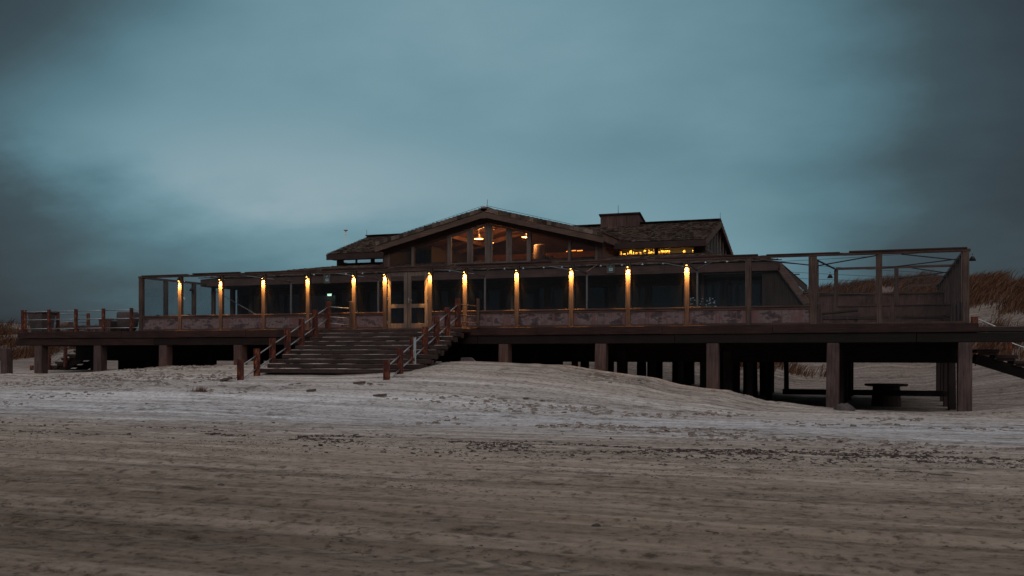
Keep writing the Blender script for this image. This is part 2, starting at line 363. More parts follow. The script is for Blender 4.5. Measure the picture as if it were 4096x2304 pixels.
# marram grass on the dunes
def grass_field():
    pts = []
    def clumps(n, x0, x1, y0, y1, thr):
        cx = rng.uniform(x0, x1, n); cy = rng.uniform(y0, y1, n)
        k = fbm(cx/4.5, cy/4.5, 3, 77)+.10*sm((cy-60)/22)
        ok = k > thr
        return cx[ok], cy[ok]
    A = clumps(4200, -12, 42, 63, 86, -.04); B = clumps(900, 9, 36, 46, 63, -.03); C_ = clumps(2000, -118, -66, 60, 86, -.015)
    cx = np.concatenate([A[0], B[0], C_[0]]); cy = np.concatenate([A[1], B[1], C_[1]])
    nb = 26; n = len(cx)*nb
    bx = np.repeat(cx, nb)+rng.normal(0, .34, n); by = np.repeat(cy, nb)+rng.normal(0, .34, n)
    bz = ground(bx, by)-.05
    h = np.repeat(rng.uniform(.55, 1.15, len(cx)), nb)*rng.uniform(.6, 1.1, n)
    lx = .6*h+rng.normal(0, .3, n)*h; ly = rng.normal(0, .3, n)*h
    w = .026; ang = rng.uniform(0, math.pi, n); wx = np.cos(ang)*w; wy = np.sin(ang)*w*.6
    V = np.empty((n, 5, 3))
    V[:, 0] = np.stack([bx-wx, by-wy, bz], 1); V[:, 1] = np.stack([bx+wx, by+wy, bz], 1)
    mx, my, mz = bx+lx*.35, by+ly*.35, bz+h*.6
    V[:, 2] = np.stack([mx+wx*.8, my+wy*.8, mz], 1); V[:, 3] = np.stack([mx-wx*.8, my-wy*.8, mz], 1)
    V[:, 4] = np.stack([bx+lx, by+ly, bz+h*.95], 1)
    b = np.arange(n)*5
    F = np.concatenate([np.stack([b, b+1, b+2], 1), np.stack([b, b+2, b+3], 1), np.stack([b+3, b+2, b+4], 1)])
    o = tri_mesh('marram_grass', V.reshape(-1, 3), F, 'grass')
    tag(o, 'reddish brown marram grass covering the dunes behind the pavilion', 'grass', kind='stuff')
grass_field()
def bits(name, n, fy, fx, size, mat, label, cat, flat=.35, zoff=0.0, wedge=0.5):
    x = fx(n); y = fy(n, x); z = ground(x, y)+zoff
    s = size(n)[:, None]
    a = rng.normal(0, .35, n); ca, sa = np.cos(a)[:, None], np.sin(a)[:, None]
    base = np.array([[-1, -.35, -.3], [1, -.3, -.3], [.9, .35, -.3], [-.9, .3, -.3], [-.5, -.2, flat], [.6, -.1, flat*.8], [.4, .2, flat*.9], [-.6, .15, flat*.6]])
    L_ = base[None]*s[:, :, None]*np.array([1, 1, 1])[None, None]+rng.normal(0, .16, (n, 8, 3))*s[:, :, None]
    V = np.empty_like(L_)
    V[..., 0] = L_[..., 0]*ca-L_[..., 1]*sa+x[:, None]; V[..., 1] = L_[..., 0]*sa+L_[..., 1]*ca+y[:, None]; V[..., 2] = L_[..., 2]+z[:, None]
    q = np.array([(4, 5, 6, 7), (0, 1, 5, 4), (1, 2, 6, 5), (2, 3, 7, 6), (3, 0, 4, 7)])
    F = (q[None]+(np.arange(n)*8)[:, None, None]).reshape(-1, 4)
    o = tri_mesh(name, V.reshape(-1, 3), F, mat); tag(o, label, cat, kind='stuff'); return o
def scatter(n, x0, x1, yf, sx, sy, seed, thr, soft=.12):
    X = np.empty(0); Y = np.empty(0)
    while len(X) < n:
        x = rng.uniform(x0, x1, n*2); y = yf(x)
        v = fbm(x/sx, y/sy, 4, seed)+fbm(x/(sx*4), y/(sy*3), 2, seed+5)*.6
        ok = (v-thr)/soft > rng.uniform(0, 1, n*2)
        X = np.concatenate([X, x[ok]]); Y = np.concatenate([Y, y[ok]])
    return X[:n], Y[:n]
def field(name, n, x0, x1, yf, sx, sy, seed, thr, size, mat, label, cat, **k):
    X_, Y_ = scatter(n, x0, x1, yf, sx, sy, seed, thr)
    bits(name, n, lambda n, x: Y_, lambda n: X_, size, mat, label, cat, **k)
field('seaweed', 11000, -24, 13, lambda x: 18.0+.012*x+.5*np.sin(x*.3)+rng.normal(0, 1, len(x))*rng.uniform(.15, 1.5, len(x)), 1.1, .5, 5, -.02,
      lambda n: .008+.056*rng.uniform(0, 1, n)**3.4, 'weed', 'dark dried seaweed scattered along the tide line on the sand', 'seaweed', flat=.25)
field('sand_clods', 9000, -44, 15, lambda x: rng.uniform(19.5, 34, len(x)), 2.2, 1.5, 15, .03,
      lambda n: .016+.10*rng.uniform(0, 1, n)**2.6, 'clod', 'small clods of crusted sand strewn over the drifted sand before the terrace', 'sand', flat=.3, zoff=-.004)
field('shell_grit', 14000, -17, 12, lambda x: 6+12*rng.uniform(0, 1, len(x))**.7, 2.0, .9, 55, -.03,
      lambda n: .005+.024*rng.uniform(0, 1, n)**3.5, 'weed', 'fine dark grit and shell bits peppering the damp foreground sand', 'grit', flat=.2)

# ------------------------------------------------------------------ terrace deck
XL, XR = -38.2, 2.83
deck = thing('terrace_deck', (XL, 35.85, 0), 'long raised timber terrace deck on thick square piles above the sand', 'deck')
d = MB()
y = 36.02
while y < 55.2:
    d.box(XL if y < 43 else -33, XR, y, y+.135, DK-.04, DK); y += .142
d.build('decking', 'decking', deck)
x = XL
for i, w in enumerate([6.1, 3.0, 3.6, 4.6, 4.4, 4.1, 4.8, 3.9, 6.53]):
    MB().box(x+.004, x+w-.004, 35.84+.012*(i % 2), 36.01, 2.465-.01*(i % 2), DK+.002).build('fascia_board', 'fascia', deck, .012); x += w
x = -38.35
for i, w in enumerate([8, 7.3, 8.2, 7.7, 8.1, 9]):
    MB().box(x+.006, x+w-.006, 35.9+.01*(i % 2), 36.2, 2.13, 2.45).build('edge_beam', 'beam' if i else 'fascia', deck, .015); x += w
MB().box(XL, XL+.08, 36.03, 43, 2.46, DK-.045).build('fascia_board', 'fascia', deck)
MB().box(XR-.08, XR, 36.03, 55.2, 2.46, DK-.045).build('fascia_board', 'fascia', deck)
px_front = [157, 394, 656, 956, 2016, 2403, 2850, 3332, 3862]
rows = [36.12, 39.4, 43.0, 46.8, 50.8, 54.9]
def pile(px, X, Y, w, mat):
    g = gr(X, Y); b = MB()
    j = lambda: random.uniform(-.02, .02)
    h = w/2; lean = random.uniform(-.04, .04)
    b.hexa([(X-h*1.04+lean, Y-h, g-1), (X+h*1.04+lean, Y-h, g-1), (X+h*1.04+lean, Y+h, g-1), (X-h*1.04+lean, Y+h, g-1)],
           [(X-h+j(), Y-h, 2.128 if Y < 37 else 1.9), (X+h+j(), Y-h, 2.128 if Y < 37 else 1.9), (X+h, Y+h, 2.128 if Y < 37 else 1.9), (X-h, Y+h, 2.128 if Y < 37 else 1.9)])
    b.build('support_pile', mat, deck, .03)
for r_, Y in enumerate(rows):
    for px in px_front+[1280, 1640]:
        X = gx(px, 36.0)
        if px in (1280, 1640) and r_ == 0: continue
        if Y > 44 and X < -32: continue
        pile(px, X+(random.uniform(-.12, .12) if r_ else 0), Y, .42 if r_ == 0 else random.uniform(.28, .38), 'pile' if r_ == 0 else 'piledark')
    if r_ > 0:
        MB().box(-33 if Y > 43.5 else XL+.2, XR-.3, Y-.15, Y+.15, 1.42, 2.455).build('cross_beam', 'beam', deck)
        if r_ in (1, 2, 3, 4, 5):    # slimmer piles between the main ones
            for px in ((2180, 2300, 2520, 2640, 2740, 2940) if r_ % 2 else (2240, 2600, 2760)):
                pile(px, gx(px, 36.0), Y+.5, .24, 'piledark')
for px in px_front+[1280, 1640]:
    X = gx(px, 36)
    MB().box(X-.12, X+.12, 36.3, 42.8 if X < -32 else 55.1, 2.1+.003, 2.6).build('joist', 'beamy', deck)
MB().box(gx(1880, 50), gx(2225, 50), 50.2, 50.3, .3, 1.42).build('skirting', 'beam', deck)
MB().box(-36.2, -30.5, 40.2, 40.3, .6, 2.1).build('skirting', 'beam', deck)
k = 0
for px in np.linspace(640, 3850, 28):
    X = gx(px, 35.9)
    if -21 < X < -15: continue
    t = MB().lathe((X, 35.98, DK+.045), [(.028, -.01), (.035, 0), (.028, .01)], 8); t.build('ring_bolt', 'steel', deck)
bmz = 1.62                            # low walings between piles at the right
MB().box(gx(3130, 44), XR-.5, 44.0, 44.18, .02, .25).build('waling', 'beam', deck, .01)

# ------------------------------------------------------------------ front windscreen
PX = [-31.1, -28.97, -26.83, -24.66, -22.49, -20.32, -18.9, -16.9, -15.4, -13.24, -11.06, -8.88, -6.71, -4.53, -2.35, -.2, 2.46]
YS = 36.0; ZT = 5.2; ZS = 3.43
ws = thing('glass_windscreen', (PX[0], YS, DK), 'long timber framed glass windscreen with pink stained lower panels along the terrace front', 'windscreen')
for i, X in enumerate(PX):
    w = .085 if i not in (0, 16) else .10
    if i in (14,): w = .12
    MB().box(X-w, X+w, YS-.08, YS+.08, DK+.003, ZT-.09).build('post', 'post', ws, .008)
    if i < 16:
        X2 = PX[i+1]; w2 = .085 if i+1 < 16 else .10
        if i+1 == 14: w2 = .12
        a, b = X+w+.001, X2-w2-.001
        if i == 6: continue
        if i < 14:
            MB().box(a, b, YS-.10, YS+.07, ZS-.055, ZS).box(a, b, YS-.06, YS+.05, ZS-.13, ZS-.057).build('sill', 'rail', ws, .006)
            MB().box(a, b, YS-.025, YS+.025, DK+.075, ZS-.132).build('lower_panel', 'panel', ws)
            MB().box(a, b, YS-.07, YS+.06, DK+.004, DK+.073).build('bottom_rail', 'rail', ws, .006)
            MB().box(a, b, YS-.006, YS+.006, ZS+.002, ZT-.1).build('glass_pane', 'screen_glass', ws)
        else:
            MB().box(a, b, YS-.05, YS+.05, DK+.004, DK+.06).build('bottom_rail', 'rail', ws, .006)
            MB().box(a, b, YS-.006, YS+.006, DK+.062, ZT-.1).build('glass_pane', 'screen_glass', ws)
        MB().box(b-.035, b, YS-.03, YS+.03, ZS+.002, ZT-.1).build('glazing_bead', 'frame', ws)
xx = PX[0]-.12; i = 0
while xx < PX[-1]+.1:                 # top rail in slightly overlapping lengths
    x2 = min(xx+random.uniform(2.6, 4.3), PX[-1]+.14)
    MB().box(xx, x2, YS-.09, YS+.09, ZT-.085-.006*(i % 2), ZT-.006*(i % 2)).build('top_rail', 'rail', ws, .006)
    MB().box(xx+.2, x2-.1, YS-.12, YS+.05, ZT+.002, ZT+.03+.02*(i % 2)).build('capping', 'fascia' if i % 2 else 'rail', ws)
    xx = x2; i += 1
# wind buttress frames behind every second post
for X in (-24.66, -20.32, -15.4, -11.06, -6.71):
    MB().box(X-.03, X+.03, 38.0, 38.06, DK, ZT-.32).build('steel_post', 'thin', ws)
    MB().beam((X, YS+.1, ZT-.15), (X, 38.03, ZT-.29), .06, .07).build('tie_beam', 'raily', ws)
    MB().tube((X-.95, YS+.1, ZT-.13), (X, 37.9, ZT-.24), .016).build('brace_rod', 'steel', ws)
    MB().tube((X+.95, YS+.1, ZT-.13), (X, 37.9, ZT-.24), .016).build('brace_rod', 'steel', ws)
# left return of the screen
for Y in (37.6, 39.6, 41.1, 43.2):
    MB().box(PX[0]-.08, PX[0]+.08, Y-.08, Y+.08, DK+.003, ZT-.1).build('post', 'post', ws, .008)
MB().box(PX[0]-.06, PX[0]+.06, 36.1, 43.3, ZT-.098, ZT-.01).build('top_rail', 'raily', ws)
for a, b in ((36.09, 37.51), (37.69, 39.51), (39.69, 41.01), (41.19, 43.1)):
    MB().box(PX[0]-.006, PX[0]+.006, a, b, ZS+.01, ZT-.1).build('glass_pane', 'screen_glass', ws)
    MB().box(PX[0]-.03, PX[0]+.03, a, b, DK+.01, ZS).build('lower_panel', 'panel', ws)
MB().tube((PX[0], 41.1, 4.9), (PX[0]+2.3, 41.9, 3.5), .014).build('brace_rod', 'steel', ws)
# right return of the screen
ry = [36.0, 38.0, 40.0, 42.0, 44.0, 46.0, 48.0, 50.0, 52.0, 54.0]
for Y in ry[1:]:
    MB().box(PX[-1]-.07, PX[-1]+.07, Y-.07, Y+.07, DK+.003, ZT-.1).build('post', 'post', ws, .008)
MB().box(PX[-1]-.08, PX[-1]+.08, 36.1, 54.1, ZT-.098, ZT-.01).build('top_rail', 'raily', ws)
for a, b in zip(ry[:-1], ry[1:]):
    MB().box(PX[-1]-.006, PX[-1]+.006, a+.09, b-.08, 3.6, ZT-.1).build('glass_pane', 'screen_glass', ws)
    MB().box(PX[-1]-.03, PX[-1]+.03, a+.09, b-.08, DK+.01, 3.59).build('lower_panel', 'wallz', ws)
# cross ties and inner posts at the right
def inner(Y, pxs, z=ZT-.12):
    for X in pxs: MB().box(X-.075, X+.075, Y-.07, Y+.07, DK+.003, z-.05).build('post', 'post', ws, .008)
    MB().box(pxs[0], PX[-1]-.09, Y-.04, Y+.04, z-.045, z+.045).build('cross_tie', 'rail', ws)
inner(41.2, [-1.83, .38]); inner(47.0, [.4]); inner(52.6, [1.0])
MB().tube((-2.35, 36.1, 5.05), (-1.83, 41.1, 5.05), .035).build('tie_beam', 'rodm', ws)
MB().box(-2.35-.06, -2.35+.06, 37.9, 38.02, DK, ZT-.1).build('post', 'post', ws)
for p0, p1 in (((-4.4, 36.1, 5.1), (-2.4, 37.9, 4.95)), ((-2.3, 37.9, 4.95), (-.2, 36.1, 5.1)), ((.5, 36.1, 5.1), (2.4, 38, 5.0)), ((-.1, 41.1, 5.05), (2.3, 38.1, 5.05)), ((.5, 47, 5.05), (2.4, 43.9, 5.05)), ((.9, 41.3, 5.05), (2.4, 44, 5.0)), ((-4.2, 41.1, 4.9), (-3.2, 41.1, 4.9))):
    MB().tube(p0, p1, .022).build('brace_rod', 'rodm', ws)
MB().box(gx(2811, 41.2), gx(3150, 41.2), 41.17, 41.23, 4.98, 5.04).build('cross_tie', 'thin', ws)
for px in (2811, 3153): MB().box(gx(px, 41.2)-.05, gx(px, 41.2)+.05, 41.15, 41.25, DK, 5.0).build('post', 'framedark', ws)
MB().box(gx(2830, 41.2), gx(3145, 41.2), 41.19, 41.21, DK+.7, 4.97).build('glass_pane', 'screen_glass', ws)
# double door
door = MB().box(-18.81, -16.99, YS-.09, YS+.08, 5.04, ZT-.09).build('door', 'post', ws, .006)
for a, b, s_ in ((-18.8, -17.915, 1), (-17.895, -17.0, -1)):
    lf = MB()
    lf.box(a, a+.15, YS-.04, YS+.02, DK+.02, 5.03); lf.box(b-.15, b, YS-.04, YS+.02, DK+.02, 5.03)
    lf.box(a+.151, b-.151, YS-.037, YS+.017, DK+.02, DK+.20); lf.box(a+.151, b-.151, YS-.037, YS+.017, 3.58, 3.73); lf.box(a+.151, b-.151, YS-.037, YS+.017, 4.85, 5.03)
    lf.build('door_leaf', 'door', door, .005)
    MB().box(a+.15, b-.15, YS-.012, YS-.004, DK+.2, 4.86).build('door_glass', 'screen_glass', door)
    for z in (2.95, 3.9, 4.85):
        xh = a+.005 if s_ == 1 else b-.005
        MB().box(xh-.015, xh+.015, YS-.055, YS-.041, z, z+.12).build('hinge', 'steel', door)
MB().box(-17.86, -17.82, YS-.075, YS-.042, 3.78, 3.98).tube((-17.84, YS-.09, 3.9), (-17.68, YS-.09, 3.88), .014).build('handle', 'steel', door)

# ------------------------------------------------------------------ post lamps
def lampthing(X, Y, label, lit=True, rot=0):
    t = thing('post_lamp', (X, Y-.085, 4.98), label, 'lamp', 'lamps on the windscreen posts')
    m = MB()
    m.box(X-.03, X+.03, Y-.10, Y-.083, 4.99, 5.08)
    m.build('bracket', 'black', t)
    cy = Y-.155
    MB().lathe((X, cy, 0), [(.03, 5.07), (.045, 5.05), (.06, 4.98), (.07, 4.93), (.066, 4.93), (.05, 4.97)], 14).build('lamp_shade', 'black', t, smooth=True)
    MB().lathe((X, cy, 0), [(.015, 4.965), (.03, 4.945), (.028, 4.93), (.01, 4.922)], 12).build('bulb', 'bulb' if lit else 'white', t, smooth=True)
    return t
lit_i = [1, 2, 3, 4, 5, 6, 7, 8, 9, 10, 11, 12]
names = ['lit black downlight on the first lit post from the left end', 'lit black downlight on the second lit post from the left', 'lit black downlight on the third lit post from the left',
         'lit black downlight on the fourth lit post, left of the far stair rail', 'lit black downlight on the post next left of the double door', 'lit black downlight against the left jamb of the double door',
         'lit black downlight against the right jamb of the double door', 'brightest lit downlight, on the post behind the top of the right stair rail', 'lit black downlight on the first post right of the stairs',
         'lit black downlight on the second post right of the stairs', 'lit black downlight on the post just right of the right hand notice frame', 'lit black downlight on the rightmost lit post']
for k, i in enumerate(lit_i):
    lampthing(PX[i], YS, names[k])
    for e_, sz, rx in ((900 if i != 8 else 1400, 47, 12), (130 if i != 8 else 190, 84, 15)):
        L_ = bpy.data.lights.new('post_lamp_light', 'SPOT'); L_.energy = e_*random.uniform(.85, 1.12)
        L_.spot_size = R(sz); L_.spot_blend = .4; L_.color = (1, .47, .10); L_.shadow_soft_size = .02
        lo = bpy.data.objects.new('post_lamp_light', L_); col.objects.link(lo); lo.location = (PX[i], YS-.15, 4.915); lo.rotation_euler = (R(rx), 0, 0)
def cone_lamp(X, Y, z, label):
    t = thing('cone_lamp', (X, Y, z), label, 'lamp', 'unlit cone shaded lamps on the terrace posts')
    MB().lathe((X, Y, z), [(.035, .15), (.05, .13), (.115, 0), (.105, 0), (.04, .12)], 14).build('lamp_shade', 'black', t, smooth=True)
    MB().tube((X+.0, Y, z+.2), (X, Y+.1, z+.24), .015).build('bracket', 'black', t)
cone_lamp(PX[0]+.02, 39.4, 4.75, 'unlit cone shaded lamp on a side post at the left end of the screen')
cone_lamp(-1.83-.22, 41.1, 4.72, 'unlit cone shaded lamp on an inner post left of the right terrace')
cone_lamp(2.46+.2, 36.0, 4.8, 'unlit cone shaded lamp on the far right corner post')

# ------------------------------------------------------------------ railings on the left deck
def railing(name, pts, hs, label, pm, prad, rm='steel', levels=(.96, .58, .16), pw=.12, h=1.05):
    t = thing(name, pts[0], label, 'railing')
    for p in pts:
        MB().box(p[0]-pw/2, p[0]+pw/2, p[1]-pw/2, p[1]+pw/2, p[2], p[2]+h).build('post', pm, t, .008)
    for a, b in zip(pts[:-1], pts[1:]):
        for l in levels:
            MB().tube((a[0], a[1], a[2]+l), (b[0], b[1], b[2]+l), prad).build('rail', rm, t, smooth=True)
    return t
lp = [(gx(p, 36.0), 36.12, DK) for p in (83, 188, 296, 406, 518, 556)]
railing('deck_railing', lp, 0, 'front railing of steel bars between square posts on the open left deck', 'rust', .02)
sp = [(XL+.1, 36.2, DK), (XL+.1, 38.2, DK), (XL+.1, 40.2, DK)]
railing('deck_railing', sp, 0, 'side railing running back along the left end of the deck', 'rust', .02)
bp = [(XL+.1, 42.9, DK), (-36, 42.9, DK), (-34, 42.9, DK), (-32.0, 42.9, DK)]
railing('deck_railing', bp, 0, 'back railing of the open left deck seen behind the planters', 'rust', .02)
# planters, crate, bench
t = thing('planter', (gx(168, 37.3), 37.3, DK), 'square tapered clay planter near the left corner of the deck', 'planter')
X = gx(168, 37.3)
m = MB(); m.hexa([(X-.33, 36.95, DK+.03), (X+.33, 36.95, DK+.03), (X+.33, 37.6, DK+.03), (X-.33, 37.6, DK+.03)], [(X-.46, 36.83, 3.70), (X+.46, 36.83, 3.70), (X+.46, 37.75, 3.70), (X-.46, 37.75, 3.70)])
m.build('pot_body', 'pot', t, .03)
MB().box(X-.50, X+.50, 36.79, 37.79, 3.70, 3.78).build('rim', 'pot', t, .02)
X = gx(511, 37.2)
t = thing('planter', (X, 37.2, DK), 'round bulging clay planter beside the left end of the glass screen', 'planter')
MB().lathe((X, 37.2, DK), [(.30, .02), (.44, .25), (.49, .6), (.48, .85), (.44, .93), (.40, .93), (.38, .8)], 24).build('pot_body', 'pot', t, smooth=True)
MB().lathe((X, 37.2, DK), [(.36, .82), (.2, .86), (.01, .88)], 20).build('soil', 'weed', t, smooth=True)
X = gx(440, 37.4)
t = thing('slatted_crate', (X, 37.4, DK), 'low slatted timber crate left of the round planter', 'crate')
for k in range(6): MB().box(X-.34+k*.115, X-.24+k*.115, 37.05, 37.09, DK, DK+.56).build('slat', 'wallz', t)
MB().box(X-.34, X+.34, 37.1, 37.7, DK+.02, DK+.52).build('crate_body', 'wall', t)
MB().box(X-.36, X+.36, 37.04, 37.72, DK+.561, DK+.6).build('lid', 'rail', t)
X = gx(350, 39)
t = thing('low_bench', (X, 39, DK), 'low heavy timber bench lying behind the left deck railing', 'bench')
MB().box(X-1.1, X+1.1, 38.7, 39.2, DK+.28, DK+.38).build('seat', 'rail', t, .01)
for s in (-.8, .8): MB().box(X+s-.12, X+s+.12, 38.75, 39.15, DK, DK+.28).build('leg', 'post', t, .01)
X = gx(262, 39.6)
t = tag(MB().tube((X-.45, 39.7, DK+.42), (X+.45, 39.5, DK+.46), .16, 12).build('log', 'drift'), 'short dark log resting on the left deck behind the square planter', 'log')

# freestanding pile
X = gx(27, 36); g = gr(X, 36)
tag(MB().hexa([(X-.21, 35.8, g-.8), (X+.21, 35.8, g-.8), (X+.21, 36.2, g-.8), (X-.21, 36.2, g-.8)], [(X-.20, 35.8, 2.01), (X+.17, 35.8, 2.03), (X+.17, 36.2, 1.97), (X-.20, 36.2, 2.0)]).build('timber_pile', 'pile', None, .035),
    'lone square timber pile standing free at the far left edge', 'pile')

# ------------------------------------------------------------------ entrance stairs
SX0, SX1 = -21.3, -15.1
stairs = thing('entrance_stairs', (SX0, 32, 1.2), 'wide heavy timber stairs rising from the sand to the double door', 'stairs')
RS, GO = .168, .47
tread_edges = []
for k in range(10):
    y0 = 35.40-GO*(k+1); zt = DK-RS*k-.03
    a = SX0+random.uniform(-.05, .12); b = SX1+random.uniform(-.14, .08)
    if k == 0: y0 = 35.0
    m = MB(); m.box(a, b, y0, y0+(GO if k else .8)+.08, zt-.16, zt)
    tread_edges.append((a, b, y0, zt))
    stp = m.build('step', 'step', stairs, .022)
    for xb in (a+.5, a+2.0, a+3.6, b-.55):
        MB().tube((xb, y0-.004, zt-.09), (xb, y0+.02, zt-.09), .032, 10).build('bolt', 'black', stp)
    MB().box(b-.30, b+.0, y0+.03, y0+.2, zt-.38, zt-.19).build('riser_block', 'step', stairs, .02)
for X in (SX0+.35, -18.2, SX1-.65):
    MB().beam((X, 35.3, 2.2), (X, 30.6, .5), .12, .3).build('stringer', 'beam', stairs)
m = MB()  # pale strips added to draw the light lines along the tread edges
for a, b, y0, zt in tread_edges[1:]:
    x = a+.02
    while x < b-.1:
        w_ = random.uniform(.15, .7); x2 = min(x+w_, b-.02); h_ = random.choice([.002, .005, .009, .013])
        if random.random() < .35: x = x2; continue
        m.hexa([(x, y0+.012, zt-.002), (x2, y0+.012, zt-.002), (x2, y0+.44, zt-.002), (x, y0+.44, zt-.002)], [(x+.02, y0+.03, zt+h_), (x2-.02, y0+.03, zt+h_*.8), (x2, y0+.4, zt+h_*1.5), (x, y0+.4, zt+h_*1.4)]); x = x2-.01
tag(m.build('edge_light_sand', 'sand'), 'thin strips of pale sand added as the light lines on the tread edges of the front stairs', 'sand', kind='stuff')
def stair_rail(X, label, white=None):
    t = thing('stair_railing', (X, 35.3, DK), label, 'railing')
    ys = [35.25-.975*k for k in range(7)]
    tops = [3.88-.388*k for k in range(7)]
    for k, (Y, zt) in enumerate(zip(ys, tops)):
        g = gr(X, Y); zb = max(DK-RS*((35.4-Y)/GO)-.12, g-.3) if k < 5 else g-.3
        if k == 0: zb = DK
        m = MB(); w = .088
        m.box(X-w, X+w, Y-.03, Y+.03, zb, zt)          # H section post
        m.box(X-w, X-w+.02, Y-.08, Y-.031, zb, zt); m.box(X-w, X-w+.02, Y+.031, Y+.08, zb, zt)
        m.box(X+w-.02, X+w, Y-.08, Y-.031, zb, zt); m.box(X+w-.02, X+w, Y+.031, Y+.08, zb, zt)
        m.build('post', 'rustwhite' if k == white else 'rust', t)
    for off in (.25, .72):
        for k in range(6):
            if tops[k+1]-off < gr(X, ys[k+1])-.1: continue
            MB().tube((X, ys[k], tops[k]-off), (X, ys[k+1], tops[k+1]-off), .024, 8).build('rail', 'steel', t, smooth=True)
    Xw = X+.72 if X < -20 else X+.60
    MB().box(Xw-.05, Xw+.05, 35.78, 35.88, DK+.004, 3.88).build('end_post', 'post', t, .006)
    for z in (3.62, 3.22, 2.95): MB().tube((X, 35.25, z+.03), (Xw, 35.83, z-.03), .02).build('rail', 'steel' if X < -20 else 'post', t, smooth=True)
stair_rail(-21.12, 'left stair railing of rusted posts and two steel bars')
stair_rail(-15.4, 'right stair railing of rusted posts, one post flaking white', 4)

# ------------------------------------------------------------------ pavilion
YE = 40.5; ZE = 5.4; YW = 45.6; ZW = 6.27
pav = thing('beach_pavilion', (-17.45, 42.5, DK), 'brown timber beach pavilion with shingled roofs and a wide glazed gable', 'building')
def shingles(m, O, u, v, L_, ulo, uhi, e=.2, w=.26, th=.03):
    O = Vector(O); u = Vector(u).normalized(); v = Vector(v).normalized(); n = u.cross(v).normalized()
    if n.z < 0: n = -n
    k = 0; s = 0.0
    while s < L_:
        a = ulo(s)+random.uniform(-.05, 0)-(.13 if k % 2 else 0); hi = uhi(s)
        while a < hi:
            ww = w*random.uniform(.7, 1.3); lift = random.uniform(.0, .018); sl = random.uniform(-.015, .015)
            a0 = max(a, ulo(s)); a1 = min(a+ww-.008, hi)
            if a1-a0 > .02:
                p = lambda uu, vv, hh: O+u*uu+v*vv+n*hh
                m.hexa([p(a0, s-.03+sl, .02+lift), p(a1, s-.03-sl, .02+lift), p(a1, s+e*1.05, .005), p(a0, s+e*1.05, .005)],
                       [p(a0, s-.03+sl, .02+lift+th), p(a1, s-.03-sl, .02+lift+th), p(a1, s+e*1.05, .012), p(a0, s+e*1.05, .012)])
            a += ww
        s += e; k += 1
# skirt roof
XE0, XE1 = -31.4, -3.9; XU0, XU1 = -26.8, -7.7
lr = MB().slab([(XE0, YE, ZE-.02), (XE1, YE, ZE-.02), (XU1, YW+.1, ZW), (XU0, YW+.1, ZW)], .08)
lr.slab([(XE0, YE, ZE-.022), (XU0, YW+.1, ZW-.002), (XU0, 52, ZW-.002), (XE0, 55, ZE-.022)], .08)
lr.slab([(XE1, YE, ZE-.022), (XE1, 55, ZE-.022), (XU1, 52, ZW-.002), (XU1, YW+.1, ZW-.002)], .08)
roof1 = lr.build('roof', 'eave', pav)
Ls = math.hypot(YW-YE, ZW-ZE)
m = MB()
shingles(m, (0, YE-.06, ZE), (1, 0, 0), (0, YW-YE, ZW-ZE), Ls, lambda s: XE0+(XU0-XE0)*s/Ls-.08, lambda s: XE1+(XU1-XE1)*s/Ls+.08, e=.22, w=.2, th=.04)
m.build('shingles', 'shingle', roof1)
xx = XE0
for i in range(6):
    w = (XE1-XE0)/6
    MB().box(xx+.003, xx+w-.003, YE-.03, YE+.03, 5.03, ZE-.025).build('eave_board', 'eave', roof1, .006); xx += w
MB().box(XE0, XE0+.05, YE+.031, 55, 5.03, ZE-.06).box(XE1-.05, XE1, YE+.031, 55, 5.03, ZE-.06).build('eave_board', 'eave', roof1)
MB().box(XE0+.06, XE1-.06, YE+.035, 42.6, 5.04, 5.09).build('soffit', 'wall', roof1)
# ground-floor front wall with glazed openings
GX = [-30.6, -29.2, -28.4, -26.9, -24.9, -23.6, -22.2, -20.5, -18.9, -17.2, -15.6, -14.2, -12.6, -11.2, -9.6, -8.0, -6.4, -4.75]
fw = MB(); fw.box(-30.7, -4.65, 42.5, 42.62, 4.8, 5.038); fw.box(-30.7, -4.65, 42.5, 42.62, DK, DK+.12)
fw.box(-30.7, -30.6, 42.63, 54.5, DK, 5.3); fw.box(-4.75, -4.65, 42.63, 54.5, DK, 5.3); fw.box(-30.7, -4.65, 54.51, 54.6, DK, 5.3)
fw.build('wall', 'wall', pav)
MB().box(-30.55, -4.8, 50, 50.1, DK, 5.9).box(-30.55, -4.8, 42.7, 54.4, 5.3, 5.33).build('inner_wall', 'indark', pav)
for i, X in enumerate(GX[1:-1]):
    MB().box(X-.09, X+.09, 42.48, 42.64, DK+.121, 4.8-.001).build('wall_post', 'framedark', pav)
for a, b in zip(GX[:-1], GX[1:]):
    wf = MB(); a2, b2 = a+.092, b-.092
    wf.box(a2, a2+.06, 42.5, 42.58, DK+.13, 4.79).box(b2-.06, b2, 42.5, 42.58, DK+.13, 4.79).box(a2+.061, b2-.061, 42.5, 42.58, DK+.13, DK+.25).box(a2+.061, b2-.061, 42.5, 42.58, 4.68, 4.79)
    w_ = wf.build('window', 'framedark', pav)
    MB().box(a2+.05, b2-.05, 42.53, 42.545, DK+.24, 4.69).build('pane', 'glassin', w_)
# front post of veranda at left corner and eave beams
for X in (-30.7, -29.6): MB().box(X-.1, X+.1, 42.0, 42.2, DK, 5.03).build('veranda_post', 'post', pav, .01)
# right sloping wing wall
m = MB()
m.prism([(-3.9, 5.36), (-3.84, 5.30), (-2.72, 3.72), (-2.98, 3.68), (-3.98, 5.05)], YE-.03, YE+.25)
m.build('sloping_board', 'barge', pav, .006)
MB().prism([(-4.6, 5.02), (-4.0, 5.0), (-3.0, 3.62), (-2.95, DK+.01), (-4.6, DK+.01)], YE+.15, 44.5).build('side_wall', 'piledark', pav)  # see-through darkness put into the colour of a solid wall
